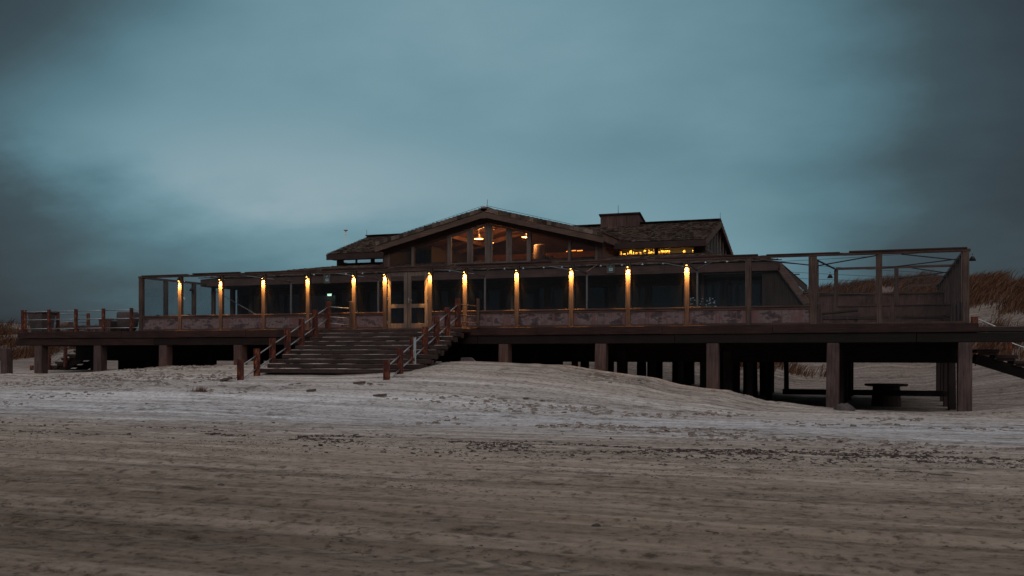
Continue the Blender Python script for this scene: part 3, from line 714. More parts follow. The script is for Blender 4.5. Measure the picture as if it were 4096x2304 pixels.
# upper wing roof
RY = 49.3; ZR = 8.22; WE = 45.0; ZQ = 6.88; sl = (ZR-ZQ)/(RY-WE)
XA, XB = -27.0, -7.54; GA = -17.45; GZ = 8.5; gs = .245
val = lambda z: (GZ-z)/gs
wr = MB()
wr.slab([(XA, WE, ZQ), (GA-val(ZQ)+.0, WE, ZQ), (GA-val(ZR), RY, ZR), (XA, RY, ZR)], .1)
wr.slab([(GA+val(ZQ), WE, ZQ), (XB, WE, ZQ), (XB, RY, ZR), (GA+val(ZR), RY, ZR)], .1)
wr.slab([(XA, RY, ZR-.003), (XB, RY, ZR-.003), (XB, 53.6, ZQ), (XA, 53.6, ZQ)], .1)
roof2 = wr.build('roof', 'eave', pav)
m = MB(); Lw = math.hypot(RY-WE, ZR-ZQ)
shingles(m, (0, WE, ZQ), (1, 0, 0), (0, RY-WE, ZR-ZQ), Lw, lambda s: XA-.03, lambda s: GA-val(ZQ+(ZR-ZQ)*s/Lw)+.1, e=.19, w=.16)
shingles(m, (0, WE, ZQ), (1, 0, 0), (0, RY-WE, ZR-ZQ), Lw, lambda s: GA+val(ZQ+(ZR-ZQ)*s/Lw)-.1, lambda s: XB+.03, e=.19, w=.16)
shingles(m, (0, 53.6, ZQ), (1, 0, 0), (0, RY-53.6, ZR-ZQ), Lw, lambda s: XA-.03, lambda s: XB+.03, e=.4, w=.5)
x = XA
while x < XB: m.hexa([(x, RY-.14, ZR-.02), (x+.34, RY-.14, ZR-.03), (x+.34, RY+.14, ZR-.03), (x, RY+.14, ZR-.02)], [(x, RY-.05, ZR+.055), (x+.34, RY-.05, ZR+.035), (x+.34, RY+.05, ZR+.035), (x, RY+.05, ZR+.055)]); x += .33
m.build('shingles', 'shingle', roof2)
for a, b in ((XA, GA-5.6), (GA+5.6, XB)):
    MB().box(a-.04, b, WE-.04, WE+.02, ZQ-.30, ZQ-.02).build('eave_board', 'wall', roof2, .006)
    MB().box(a+.1, b-.1, WE+.03, YW-.01, ZQ-.28, ZQ-.24).build('soffit', 'wall', roof2)
for X in (XA-.03, XB+.0):
    for Y2 in (WE-.04, 53.64):
        MB().beam((X+.015, Y2, ZQ-.14), (X+.015, RY, ZR-.14), .05, .24).build('barge_board', 'barge', roof2)
# wing walls (windowed bands)
zb = 6.2
def band(x0, x1, wins, wz0, wz1, mat='wall'):
    m = MB(); m.box(x0, x1, YW, YW+.1, zb, wz0); m.box(x0, x1, YW, YW+.1, wz1, ZQ+.12)
    e = [x0]+[q for w in wins for q in w]+[x1]
    for i in range(0, len(e), 2):
        if e[i+1]-e[i] > .01: m.box(e[i], e[i+1], YW, YW+.1, wz0+.001, wz1-.001)
    m.build('wall', mat, pav)
    for a, b in wins:
        f = MB().box(a+.001, b-.001, YW-.02, YW+.06, wz0+.001, wz0+.03).box(a+.001, b-.001, YW-.02, YW+.06, wz1-.03, wz1-.001).box(a+.001, a+.035, YW-.02, YW+.06, wz0+.031, wz1-.031).box(b-.035, b-.001, YW-.02, YW+.06, wz0+.031, wz1-.031).build('window', 'framedark' if a < -20 else 'frame', pav)
        MB().box(a+.03, b-.03, YW+.02, YW+.028, wz0+.03, wz1-.03).build('pane', 'glass', f)
lw = [(gx(1371, YW), gx(1488, YW)), (gx(1495, YW), -23.1)]
band(-26.8, -22.95, lw, 6.42, 6.72)
rw = [(-11.72, -9.98), (-9.88, -8.17)]
band(-11.95, -7.75, rw, 6.33, 6.68)
MB().box(-7.76, -7.68, YW+.101, 53, zb, 6.5).box(-26.8, -26.72, YW+.101, 53, zb, 6.5).box(-26.8, -7.7, 53, 53.1, zb, ZQ).build('wall', 'wall', pav)
for X in (-26.76, -7.72):             # glazed gable ends
    f = MB()
    f.box(X-.035, X+.035, 45.7, 53.0, 6.5, 6.56)
    for Y in ((45.75, 46.6, 47.5, 48.4, 49.3, 50.2, 51.1, 52.0, 52.9) if X > -20 else (45.75, 47.6, 49.3, 51.1, 52.9)):
        zt = ZR-abs(Y-RY)*sl-.12
        f.box(X-.04, X+.04, Y-.05, Y+.05, 6.5, zt)
    w_ = f.build('window', 'frame', pav)
    zt = lambda Y: ZR-abs(Y-RY)*sl-.12
    MB().add([(X, 45.7, 6.5), (X, 53, 6.5), (X, 53, zt(53)), (X, RY, zt(RY)), (X, 45.7, zt(45.7))], [(0, 1, 2, 3, 4)]).build('pane', 'glass', w_)
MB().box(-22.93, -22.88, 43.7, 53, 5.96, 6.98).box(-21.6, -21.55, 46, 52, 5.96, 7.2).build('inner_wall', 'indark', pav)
# cross gable
GF = 43.0; YG = 43.5; XG0, XG1 = -23.1, -11.8
rz = lambda X: GZ-gs*abs(X-GA)
gr_ = MB(); gr_.slab([(XG0, GF, rz(XG0)), (GA, GF, GZ), (GA, 53, GZ), (XG0, 53, rz(XG0))], .12); gr_.slab([(GA, GF, GZ), (XG1, GF, rz(XG1)), (XG1, 53, rz(XG1)), (GA, 53, GZ)], .12)
roof3 = gr_.build('roof', 'inwood', pav)
m = MB(); Lg = math.hypot(5.65, 5.65*gs)
for sgn, Xe in ((1, XG0), (-1, XG1)):
    shingles(m, (Xe, 0, rz(Xe)), (0, 1, 0), (sgn*1, 0, gs), Lg, lambda s: GF-.02, lambda s: 53, e=.2, w=.27, th=.035)
    # verge shingles seen end on
    s = 0
    while s < 5.6:
        X = Xe+sgn*s; zz = rz(X)
        m.hexa([(X, GF-.06, zz-.15), (X+sgn*.21, GF-.06, zz+gs*.21-.15), (X+sgn*.21, GF-.01, zz+gs*.21-.15), (X, GF-.01, zz-.15)],
               [(X, GF-.06, zz+.055+random.uniform(0, .02)), (X+sgn*.21, GF-.06, zz+gs*.21+.02), (X+sgn*.21, GF+.03, zz+gs*.21+.02), (X, GF+.03, zz+.055)])
        s += .215
m.lathe((GA, GF-.03, GZ), [(.14, -.02), (.09, .06), (.02, .09)], 10)
m.build('shingles', 'shingle', roof3)
for sgn, Xe in ((1, XG0-.05), (-1, XG1+.05)):
    b = MB(); b.prism([(Xe, rz(Xe)-.17), (GA-sgn*.1, rz(GA-sgn*.1)-.17), (GA-sgn*.1, rz(GA-sgn*.1)-.43), (Xe, rz(Xe)-.43)], GF-.03, GF+.04).build('barge_board', 'barge', roof3, .006)
    MB().box(Xe-.02 if sgn > 0 else Xe-.03, Xe+.03 if sgn > 0 else Xe+.02, GF+.045, 46.4, rz(Xe)-.36, rz(Xe)-.13).build('eave_board', 'barge', roof3)
MB().box(GA-.10, GA+.10, GF-.05, GF+.05, GZ-.47, GZ-.06).build('apex_block', 'barge', roof3, .006)
XW0, XW1 = gx(1535, YG), gx(2408, YG)
gm = [gx(p, YG) for p in (1556, 1652, 1795, 1880, 1955, 2036, 2119, 2278, 2386)]
zg0 = 6.07
gw = MB()
gw.box(XW0, XW1, YG-.06, YG+.1, 5.72, 5.86); gw.box(XW0, XW1, YG-.03, YG+.1, 5.861, 5.95)
gw.build('wall', 'wall', pav)
MB().prism([(XW0, rz(XW0)-.135), (GA, GZ-.135), (XW1, rz(XW1)-.135), (XW1, rz(XW1)-.62), (GA, GZ-.62), (XW0, rz(XW0)-.62)], YG-.02, YG+.08).build('wall', 'wall', pav)
for a, b in ((XW0, gm[0]-.05), (gm[-1]+.05, XW1)):
    m = MB(); z = 5.951
    while z < rz((a+b)/2)-.7: m.box(a, b, YG, YG+.08, z, min(z+.14, rz((a+b)/2)-.64)); z += .15
    m.box(a-.04, a, YG-.03, YG+.09, 5.951, rz(a)-.63) if a < GA else m.box(b, b+.04, YG-.03, YG+.09, 5.951, rz(b)-.63)
    m.build('cladding', 'wallz', pav)
for i, X in enumerate(gm):
    w = .055 if i != 4 else .10
    MB().prism([(X-w, 5.951), (X+w, 5.951), (X+w, rz(X+w)-.63), (X-w, rz(X-w)-.63)], YG-.04, YG+.07).build('mullion', 'frame', pav, .004)
def topz(X): return rz(X)-.64
for i in range(8):
    a = gm[i]+(.057 if i != 4 else .102); b = gm[i+1]-(.057 if i+1 != 4 else .102); op = i in (2, 3, 4, 5)
    t_ = .085 if op else .035
    f = MB(); y0, y1 = YG-.02, YG+.05
    f.box(a, b, y0, y1, 5.952, 5.952+t_*1.1)
    f.prism([(a, 5.953+t_*1.1), (a+t_, 5.953+t_*1.1), (a+t_, topz(a+t_)-t_), (a, topz(a)-t_)], y0, y1)
    f.prism([(b-t_, 5.953+t_*1.1), (b, 5.953+t_*1.1), (b, topz(b)-t_), (b-t_, topz(b-t_)-t_)], y0, y1)
    f.prism([(a, topz(a)), (a, topz(a)-t_+.001), (b, topz(b)-t_+.001), (b, topz(b))], y0, y1)
    w_ = f.build('window', 'frame' if op else 'framedark', pav)
    MB().prism([(a+t_*.8, 5.95+t_), (b-t_*.8, 5.95+t_), (b-t_*.8, topz(b)-t_*.9), (a+t_*.8, topz(a)-t_*.9)], YG+.01, YG+.02).build('pane', 'glass', w_)
# return walls of the gable
m = MB(); m.box(-11.98, -11.9, YG+.101, 45.6, 5.75, 6.35); m.box(-11.98, -11.9, YG+.101, 45.6, 6.72, 6.95); m.box(-11.98, -11.9, YG+.11, YG+.35, 6.351, 6.719); m.build('wall', 'wallz', pav)
MB().box(-11.95, -11.94, YG+.35, 45.6, 6.35, 6.72).build('pane', 'glass', pav)
m = MB(); m.box(-22.98, -22.9, YG+.101, 45.6, 5.75, 7.0); m.build('wall', 'wallz', pav)
# upper room interior
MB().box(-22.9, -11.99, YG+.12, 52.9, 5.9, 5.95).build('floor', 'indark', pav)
MB().prism([(-22.9, 5.96), (-12, 5.96), (-12, rz(-12)-.14), (GA, GZ-.14), (-22.9, rz(-22.9)-.14)], 52.0, 52.1).build('inner_wall', 'inwood', pav)
for Y in (45.2, 47.4, 49.6):          # roof trusses
    MB().beam((-22.8, Y, rz(-22.8)-.24), (GA, Y, GZ-.26), .12, .22).beam((GA, Y, GZ-.26), (-12.1, Y, rz(-12.1)-.24), .12, .22).build('rafter', 'wallz', pav)
for X in (-20.2, -14.7): MB().beam((X, 43.8, rz(X)-.25), (X, 52, rz(X)-.25), .14, .2).build('purlin', 'wallz', pav)
# box on the ridge
X0, X1 = gx(2402, 48.9), gx(2558, 48.9)
ch = MB(); n_ = 12; w = (X1-X0)/n_
for i in range(n_): ch.box(X0+i*w+.004, X0+(i+1)*w-.004, 48.88+.008*(i % 2), 48.93, 7.9, 8.72)
ch.prism([(X0, 7.85), (X1, 7.85), (X1, 8.72), (X0, 8.72)], 48.94, 49.0)
ch.hexa([(X0, 49.0, 7.8), (X1, 49.0, 7.8), (X1, 50.6, 7.6), (X0, 50.6, 7.6)], [(X0, 49.0, 8.72), (X1, 49.0, 8.72), (X1, 50.6, 8.22), (X0, 50.6, 8.22)])
c_ = ch.build('chimney', 'wallz', roof2)
MB().hexa([(X0-.06, 48.8, 8.73), (X1+.06, 48.8, 8.73), (X1+.06, 50.7, 8.2), (X0-.06, 50.7, 8.2)], [(X0-.06, 48.8, 8.80), (X1+.06, 48.8, 8.80), (X1+.06, 50.7, 8.27), (X0-.06, 50.7, 8.27)]).build('chimney_cap', 'fascia', roof2)

# ------------------------------------------------------------------ things on and in the pavilion
def rod(px, py0, py1, Y, label, dx=0):
    X = gx(px, Y); z0 = gz(px, py1, Y); z1 = gz(px, py0, Y)
    t = thing('lightning_rod', (X, Y, z0), label, 'lightning rod', 'lightning rods on the roofs')
    MB().tube((X, Y, z0-.05), (X+dx, Y, z1), .013, 6, .008).build('rod', 'rodm', t)
    MB().lathe((X, Y, z0), [(.04, -.08), (.04, -.02), (.015, 0.02)], 8).build('clamp', 'rodm', t)
rod(1946, 798, 836, GF+.05, 'leaning lightning rod on the apex of the big gable', .06)
rod(1467, 919, 950, RY, 'lightning rod at the left end of the left wing ridge')
rod(2473, 821, 852, 49.2, 'lightning rod standing on the boarded roof box')
rod(2881, 850, 885, RY, 'lightning rod at the right tip of the right wing ridge')
rod(2130, 866, 875, 44.5, 'short stub lightning rod halfway down the right slope of the gable')
t = thing('flagpole', (gx(1383, 56), 56, 4), 'slender white pole with orange cap behind the left wing', 'pole')
X = gx(1383, 56)
MB().tube((X, 56, DK), (X, 56, gz(1383, 925, 56)), .03, 10).build('pole', 'white', t, smooth=True)
MB().lathe((X, 56, gz(1383, 925, 56)), [(.04, 0), (.13, .04), (.13, .08), (.03, .1)], 12).build('cap', 'orange', t)
# lightning conductor wire along ridges
tag(MB().tube((GA+.1, GF+.05, GZ+.12), (XG1, GF+.2, rz(XG1)+.1), .009, 5).tube((GA-.1, GF+.05, GZ+.12), (XG0, GF+.2, rz(XG0)+.1), .009, 5).build('conductor_wire', 'rodm'), 'thin conductor wire running down both slopes of the big gable', 'wire')
tag(MB().tube((XB, RY, ZR+.14), (-13, RY, ZR+.12), .009, 5).build('conductor_wire', 'rodm'), 'thin conductor wire along the right wing ridge', 'wire')
# notice frames
def notice(px, py, label):
    X = gx(px, YE-.07); z = gz(px, py, YE-.07)
    t = thing('notice_frame', (X, YE-.07, z), label, 'sign')
    f = MB().box(X-.17, X-.12, YE-.09, YE-.035, z-.24, z+.24).box(X+.12, X+.17, YE-.09, YE-.035, z-.24, z+.24).box(X-.119, X+.119, YE-.09, YE-.035, z+.18, z+.24).box(X-.119, X+.119, YE-.09, YE-.035, z-.24, z-.18)
    f.build('frame', 'frame', t)
    MB().box(X-.119, X+.119, YE-.06, YE-.04, z-.179, z+.179).build('board', 'cloth', t)
    MB().box(X-.08, X+.08, YE-.068, YE-.061, z-.14, z-.02).build('card', M_card, t)
    MB().beam((X-.05, YE-.065, z+.09), (X-.015, YE-.065, z+.05), .01, .02, (0, 1, 0)).beam((X-.015, YE-.065, z+.05), (X+.05, YE-.065, z+.15), .01, .02, (0, 1, 0)).build('check_mark', 'white', t)
    m = MB()
    for r_ in (-.06, -.09): m.box(X-.055, X+.055, YE-.072, YE-.069, z+r_, z+r_+.014)
    m.build('print', 'cloth', t)
M_card = plain('pale card', (0.45, 0.55, 0.58), 0.6)
notice(1308, 1113, 'framed green notice with white check mark on the left part of the eave board')
notice(2443, 1070, 'framed green notice with white check mark on the right part of the eave board')
# small hanging lamps under the skirt roof
pxs = [(1256, 1100), (1384, 1097), (1450, 1095), (1799, 1085), (1868, 1083), (2018, 1077), (2093, 1075), (2175, 1072), (2248, 1070), (2403, 1065), (2488, 1062), (2570, 1059), (2652, 1056), (2822, 1051), (2908, 1048)]
for k, (px, py) in enumerate(pxs):
    X = gx(px, 40.2); z = gz(px, py, 40.2)
    t = thing('festoon_lamp', (X, 40.2, z), f'tiny pale hanging lamp, {ORD[k]} from the left in the row before the eave', 'lamp', 'tiny hanging lamps before the eave')
    MB().lathe((X, 40.2, z), [(.015, .06), (.02, .03), (.05, .0), (.045, -.005)], 10).build('lamp_shade', M_card, t)
    MB().tube((X, 40.2, z+.05), (X, 40.35, 5.38), .006, 5).build('cable', 'rodm', t)
# pendants
def pendant(px, py, w, Y, label, e):
    X = gx(px, Y); z = gz(px, py, Y)
    t = thing('pendant_lamp', (X, Y, z), label, 'lamp', 'lit pendant lamps behind the gable glass')
    MB().lathe((X, Y, z), [(.03, .26), (.07, .22), (.09, .12), (w, .015), (w, 0), (w-.02, .005)], 20).build('lamp_shade', 'black', t, smooth=True)
    MB().lathe((X, Y, z), [(w-.02, .0), (w-.04, -.02), (.02, -.03)], 20).build('bulb', 'pend', t, smooth=True)
    MB().tube((X, Y, z+.3), (X, Y, rz(X)-.15), .01, 6).build('cord', 'black', t)
    for dz in (-.12, .42):
        L_ = bpy.data.lights.new('pendant_light', 'POINT'); L_.energy = e*(3 if dz < 0 else 5); L_.color = (1, .38, .10); L_.shadow_soft_size = .08
        lo = bpy.data.objects.new('pendant_light', L_); col.objects.link(lo); lo.location = (X+(0 if dz < 0 else .2), Y-.1, z+dz)
pendant(1915, 955, .25, 45.6, 'lit pendant lamp hanging left of the centre mullion, largest of the three', 17)
pendant(1957, 971, .25, 47.8, 'lit pendant lamp half hidden behind the centre mullion', 13)
pendant(2103, 948, .22, 46.6, 'lit pendant lamp right of the centre near the ceiling', 17)
for px, py, w in ((2291, 1003, 22), (2318, 1003, 22), (2270, 1006, 8)):  # glowing tubes stand in for orange lamp reflections in the glass
    X = gx(px, 47); z = gz(px, py, 47)
    tag(MB().tube((X-w/170, 47, z), (X+w/170, 47.1, z+.02), .022, 8).build('strip_reflection', 'strip'), {2291: 'left of two long orange reflection streaks, made as glowing strips behind the right gable glass', 2318: 'right of two long orange reflection streaks, made as glowing strips behind the right gable glass', 2270: 'shortest orange reflection streak, made as a glowing strip behind the right gable glass'}[px], 'lamp', 'orange reflection streaks')
X0 = gx(2133, 46.8); X1 = gx(2185, 46.8)
t = thing('air_duct', ((X0+X1)/2, 46.8, 5.95), 'wide grey air duct standing behind the right gable glass', 'duct')
MB().lathe(((X0+X1)/2, 46.8, 5.95), [(.26, .36), (.30, .42), (.30, 1.15), (.26, 1.2)], 20).build('duct_drum', 'duct', t, smooth=True)
MB().box((X0+X1)/2-.3, (X0+X1)/2-.01, 46.5, 47.0, 5.96, 6.3).box((X0+X1)/2+.01, (X0+X1)/2+.3, 46.5, 47.0, 5.96, 6.3).build('duct_base', 'duct', t, .01)
X = gx(2190, 45.5)
t = thing('potted_plant', (X, 45.5, 5.95), 'dark potted plant behind the right gable glass', 'plant')
MB().lathe((X, 45.5, 5.95), [(.08, 0), (.17, .18), (.16, .18)], 14).build('pot', 'drift', t)
m = MB()
for k in range(40):
    a = random.uniform(0, 6.28); r = random.uniform(.05, .26); zz = random.uniform(.2, .48)
    c = Vector((X+r*math.cos(a), 45.5+r*math.sin(a), 5.95+zz)); d_ = Vector((random.uniform(-.1, .1), random.uniform(-.1, .1), .06)); e_ = Vector((.03, .02, 0))
    m.add([c-d_, c+e_, c+d_, c-e_], [(0, 1, 2, 3)])
m.build('foliage', 'leaf', t)
X = gx(2060, 46.5)
# glassware in the lit bar windows
YB = YW+.32; zs = 6.365
MB().box(-11.72, -8.17, YW+.101, YW+.6, 6.33, 6.362).build('shelf', 'inwood', pav)
MB().box(-11.72, -8.17, YW+.62, YW+.64, 6.30, 6.8).build('inner_wall', 'indark', pav)
def jar(px, w, h, kind, label):
    X = gx(px, YB); s = YB/ (ct)/FP
    r = w/2*.0116; h = h*.0116
    prof = {'jar': [(r, 0), (r, h*.7), (r*.7, h*.78), (r*.75, h), (r*.6, h)], 'bottle': [(r, 0), (r, h*.5), (r*.4, h*.7), (r*.35, h), (r*.3, h)], 'cup': [(r*.6, 0), (r*.9, h*.5), (r, h), (r*.9, h)], 'bowl': [(r*.4, 0), (r, h*.4), (r*1.0, h), (r*.9, h)], 'goblet': [(r*.6, 0), (r*.1, h*.1), (r*.1, h*.5), (r, h*.65), (r*.9, h)]}[kind]
    o = MB().lathe((X, YB, zs), prof, 14).build({'jar': 'glass_jar', 'bottle': 'bottle', 'cup': 'tumbler', 'bowl': 'stacked_bowls', 'goblet': 'wine_glass'}[kind], 'glassware', None, smooth=True)
    tag(o, label, {'jar': 'jar', 'bottle': 'bottle', 'cup': 'tumbler', 'bowl': 'bowls', 'goblet': 'glass'}[kind], 'glassware in the lit bar windows')
jar(2484, 10, 18, 'bottle', 'tilted bottle at the left edge of the left bar window')
jar(2498, 11, 9, 'jar', 'squat lidded jar second from the left in the left bar window')
jar(2511, 7, 13, 'bottle', 'small bottle just left of the tallest jug in the left bar window')
jar(2523, 12, 19, 'jar', 'tallest wide necked jug in the left bar window')
jar(2535, 8, 14, 'bottle', 'small pointed bottle just right of the tallest jug')
jar(2546, 9, 11, 'cup', 'straight tumbler in the middle of the left bar window')
jar(2562, 6, 11, 'cup', 'narrow tumbler right of the middle of the left bar window')
jar(2580, 9, 19, 'goblet', 'dark stemmed wine glass in the left bar window')
jar(2596, 7, 21, 'bottle', 'tall slim bottle near the right end of the left bar window')
jar(2605, 12, 13, 'jar', 'cluster jar right of the tall slim bottle')
jar(2616, 5, 19, 'bottle', 'slim bottle against the right edge of the left bar window')
jar(2635, 11, 12, 'bowl', 'leftmost stack of bowls in the right bar window')
jar(2649, 13, 15, 'bowl', 'tallest stack of bowls in the right bar window')
jar(2661, 10, 14, 'bowl', 'third stack of bowls in the right bar window')
jar(2673, 14, 14, 'bowl', 'rightmost stack of bowls in the right bar window')
jar(2737, 11, 13, 'jar', 'single lidded jar standing alone in the right bar window')
jar(2771, 6, 13, 'jar', 'jar at the right edge of the right bar window')
for a, b in rw:
    MB().box(a+.04, b-.04, YW+.10, YW+.12, 6.655, 6.672).build('light_strip', 'strip', pav)
    L_ = bpy.data.lights.new('bar_shelf_light', 'AREA'); L_.shape = 'RECTANGLE'; L_.size = b-a-.1; L_.size_y = .03; L_.energy = 11; L_.color = (1, .55, .12)
    lo = bpy.data.objects.new('bar_shelf_light', L_); col.objects.link(lo); lo.location = ((a+b)/2, YW+.14, 6.65); lo.rotation_euler = (R(28), 0, 0)
# exit sign and kitchen glow inside the ground floor
X = gx(1318, 44.5); z = gz(1318, 1177, 44.5)
t = thing('exit_sign', (X, 44.5, z), 'glowing pale green exit sign inside the left ground floor window', 'sign')
MB().box(X-.12, X+.12, 44.5, 44.54, z-.09, z+.09).build('sign_box', 'white', t)
MB().box(X-.115, X+.115, 44.49, 44.499, z-.085, z+.085).build('sign_face', 'exit', t)
m = MB(); m.box(X-.06, X-.045, 44.484, 44.489, z-.05, z+.05); m.box(X-.01, X+.005, 44.484, 44.489, z-.05, z+.05); m.box(X+.045, X+.06, 44.484, 44.489, z-.05, z+.05)
m.build('pictogram', M_card, t)
MB().box(gx(1240, 44.6), gx(1345, 44.6), 44.6, 44.66, DK, 4.72).build('partition', 'duct', pav)
L_ = bpy.data.lights.new('exit_sign_light', 'POINT'); L_.energy = .8; L_.color = (.6, 1, .65); L_.shadow_soft_size = .1
lo = bpy.data.objects.new('exit_sign_light', L_); col.objects.link(lo); lo.location = (X, 44.3, z)
X = gx(2490, 45.5)
t = thing('kitchen_counter', (X, 45.5, DK), 'steel kitchen counter lit by a greenish tube behind the ground floor glass', 'counter')
MB().box(X-1.9, X+1.9, 45.2, 45.9, DK, 3.5).build('cabinet', 'steel', t, .01)
m = MB()
for k in range(24): m.lathe((X-1.7+k*.15+random.uniform(-.03, .03), 45.35, 3.505), [(.035, 0), (.04, random.uniform(.06, .14)), (.02, .15)], 8)
m.build('rack_of_glasses', 'steel', t)
MB().box(X-.9, X+.9, 45.75, 45.78, 3.72, 3.74).build('tube_lamp', 'mint', t)
L_ = bpy.data.lights.new('counter_light', 'AREA'); L_.shape = 'RECTANGLE'; L_.size = 1.6; L_.size_y = .06; L_.energy = 3.5; L_.color = (.6, 1, .75)
lo = bpy.data.objects.new('counter_light', L_); col.objects.link(lo); lo.location = (X, 45.6, 3.78)
# pale upright board leaning inside
X = gx(2051, 42.0)
tag(MB().box(X-.06, X+.06, 41.9, 41.95, DK, 4.35).build('upright_plank', 'frame', None, .005), 'pale upright plank behind the glass, left of the second lit post right of the stairs', 'plank')
# terrace plant behind glass
X = gx(2808, 37.4)
t = thing('flower_planter', (X, 37.4, DK), 'low planter of pale blue flowers behind the glass near the rightmost lit post', 'plant')
MB().box(X-.55, X+.55, 37.2, 37.6, DK, DK+.6).build('trough', 'post', t, .01)
m = MB(); m2 = MB()
for k in range(70):
    a = X+random.uniform(-.5, .5); yy = 37.4+random.uniform(-.15, .15); h = random.uniform(.1, .5)
    m.tube((a, yy, DK+.6), (a+random.uniform(-.08, .08), yy, DK+.6+h), .006, 4)
    if k % 2: m2.lathe((a, yy, DK+.6+h), [(.01, -.02), (.035, 0), (.02, .02)], 6)
m.build('stems', 'leaf', t); m2.build('flowers', 'petal', t)

# ------------------------------------------------------------------ right terrace
t = thing('board_fence', (-3.3, 48, DK), 'low upright board fence closing the back of the right terrace', 'fence')
m = MB(); x = -2.9
while x < 2.35: m.box(x, x+.135, 48.0+random.uniform(0, .01), 48.03, DK, 4.42); x += .14
m.build('boards', 'wallz', t)
MB().box(-2.95, 2.38, 47.95, 48.08, 4.43, 4.5).build('capping', 'rail', t)
MB().tube((-3.0, 40.3, 4.1), (-.6, 47.9, 4.42), .03).build('stay', 'rodm', t)
def lounge(x0, x1, Y, label):
    t = thing('timber_bench', ((x0+x1)/2, Y, DK), label, 'bench', 'timber benches on the right terrace')
    MB().box(x0, x1, Y-.02, Y+.04, DK+.42, DK+.78).build('backrest', 'wallz', t, .006)
    MB().box(x0-.03, x1+.03, Y-.05, Y+.07, DK+.782, DK+.83).build('top_rail', 'rail', t, .006)
    MB().box(x0+.05, x1-.05, Y+.05, Y+.6, DK+.3, DK+.38).build('seat', 'rail', t, .006)
    for X in (x0+.15, x1-.15): MB().box(X-.14, X+.14, Y, Y+.5, DK, DK+.3).build('leg', 'post', t, .006)
lounge(-1.75, .15, 40.2, 'timber bench with board back, left one of two on the right terrace')
lounge(.3, 2.25, 40.2, 'timber bench with board back in the right corner of the right terrace')
X = gx(3350, 38)
t = thing('timber_daybed', (X, 38, DK), 'low timber daybed with raised slatted top left on the right terrace', 'daybed')
MB().box(X-.75, X+.75, 37.7, 38.4, DK+.22, DK+.36).build('frame', 'wallz', t, .01)
MB().hexa([(X-.75, 37.7, DK+.4), (X+.7, 37.7, DK+.52), (X+.7, 38.4, DK+.52), (X-.75, 38.4, DK+.4)], [(X-.75, 37.7, DK+.44), (X+.7, 37.7, DK+.58), (X+.7, 38.4, DK+.58), (X-.75, 38.4, DK+.44)]).build('slatted_top', 'framedark', t)
for q in (-.6, .6): MB().box(X+q-.08, X+q+.08, 37.75, 38.35, DK, DK+.22).build('leg', 'post', t)
X = gx(3275, 37.4)
t = thing('parasol_base', (X, 37.4, DK), 'tall wooden parasol case standing right of the thick corner post', 'case')
MB().hexa([(X-.14, 37.3, DK), (X+.14, 37.3, DK), (X+.14, 37.6, DK), (X-.14, 37.6, DK)], [(X-.14, 37.3, DK+.8), (X+.06, 37.3, DK+.8), (X+.06, 37.6, DK+.8), (X-.14, 37.6, DK+.8)]).build('case_body', 'wallz', t, .02)
MB().tube((X-.05, 37.29, DK+.66), (X-.05, 37.28, DK+.66), .05, 10).build('knob', 'black', t)
# overhead wires
def wire(p0, p1, sag, label):
    m = MB(); n = 12; pr = None
    for i in range(n+1):
        u = i/n; p = Vector(p0).lerp(Vector(p1), u); p.z -= sag*4*u*(1-u)
        if pr is not None: m.tube(pr, p, .008, 5)
        pr = p
    tag(m.build('overhead_wire', 'rodm'), label, 'wire', 'wires over the right terrace')
def at(px, py, Y): return (gx(px, Y), Y, gz(px, py, Y))
wire(at(3080, 1048, 41), at(3860, 1000, 36.2), .02, 'highest thin wire, rising to the right corner post')
wire(at(3110, 1050, 41), at(3700, 1090, 46), .03, 'thin wire below the highest one over the right terrace')
wire(at(3160, 1088, 42), at(3740, 1112, 48), .03, 'middle thin wire crossing in front of the dune crest')
wire(at(3180, 1113, 42), at(3740, 1128, 50), .03, 'lowest thin wire skimming the dune crest')

# ------------------------------------------------------------------ side stairs
def side_stairs(name, x0, sgn, Y0, Y1, n, label, z0=DK, rise=.19, go=.33):
    t = thing(name, (x0, Y0, z0-n*rise), label, 'stairs')
    for k in range(n):
        xa = x0+sgn*go*k; xb = xa+sgn*(go+.14); z = z0-.03-rise*(k+1)
        MB().box(min(xa, xb), max(xa, xb), Y0, Y1, z-.13, z).build('step', 'step', t, .02)
        MB().box(min(xa, xb)+.08, max(xa, xb)-.08, Y0+.05, Y0+.3, z-.21, z-.131).build('block', 'step', t, .015)
    xe = x0+sgn*go*n; ze = z0-rise*n
    MB().beam((x0, Y0+.2, z0-.55), (xe, Y0+.2, ze-.5), .15, .34).beam((x0, Y1-.2, z0-.55), (xe, Y1-.2, ze-.5), .15, .34).build('stringer', 'beam', t)
    return t
side_stairs('side_stairs', XL-.02, -1, 41.2, 43.0, 9, 'narrow timber stairs going down at the far left end of the deck', rise=.2, go=.42)
t = thing('stair_railing', (XL-.3, 41.2, DK), 'railing of rusted posts on the far left stairs below the deck', 'railing')
pr = None
for k, dx in enumerate((.2, 1.25, 2.3, 3.4, 4.6)):
    X = XL-dx; zt = DK+.55-.476*dx
    MB().box(X-.07, X+.07, 41.05, 41.19, max(gr(X, 41.1)-.2, zt-1.15), zt).build('post', 'rust', t)
    if pr:
        for o_ in (.2, .55): MB().tube((pr[0], 41.12, pr[1]-o_), (X, 41.12, zt-o_), .022).build('rail', 'steel', t)
    pr = (X, zt)
rs = side_stairs('side_stairs', XR+.1, 1, 38.0, 40.0, 9, 'timber stairs descending to the right from the right end of the deck', z0=2.14, rise=.2, go=.58)
t = thing('stair_landing', (XR, 36.3, 2.4), 'ragged plank landing beyond the right end of the deck', 'landing')
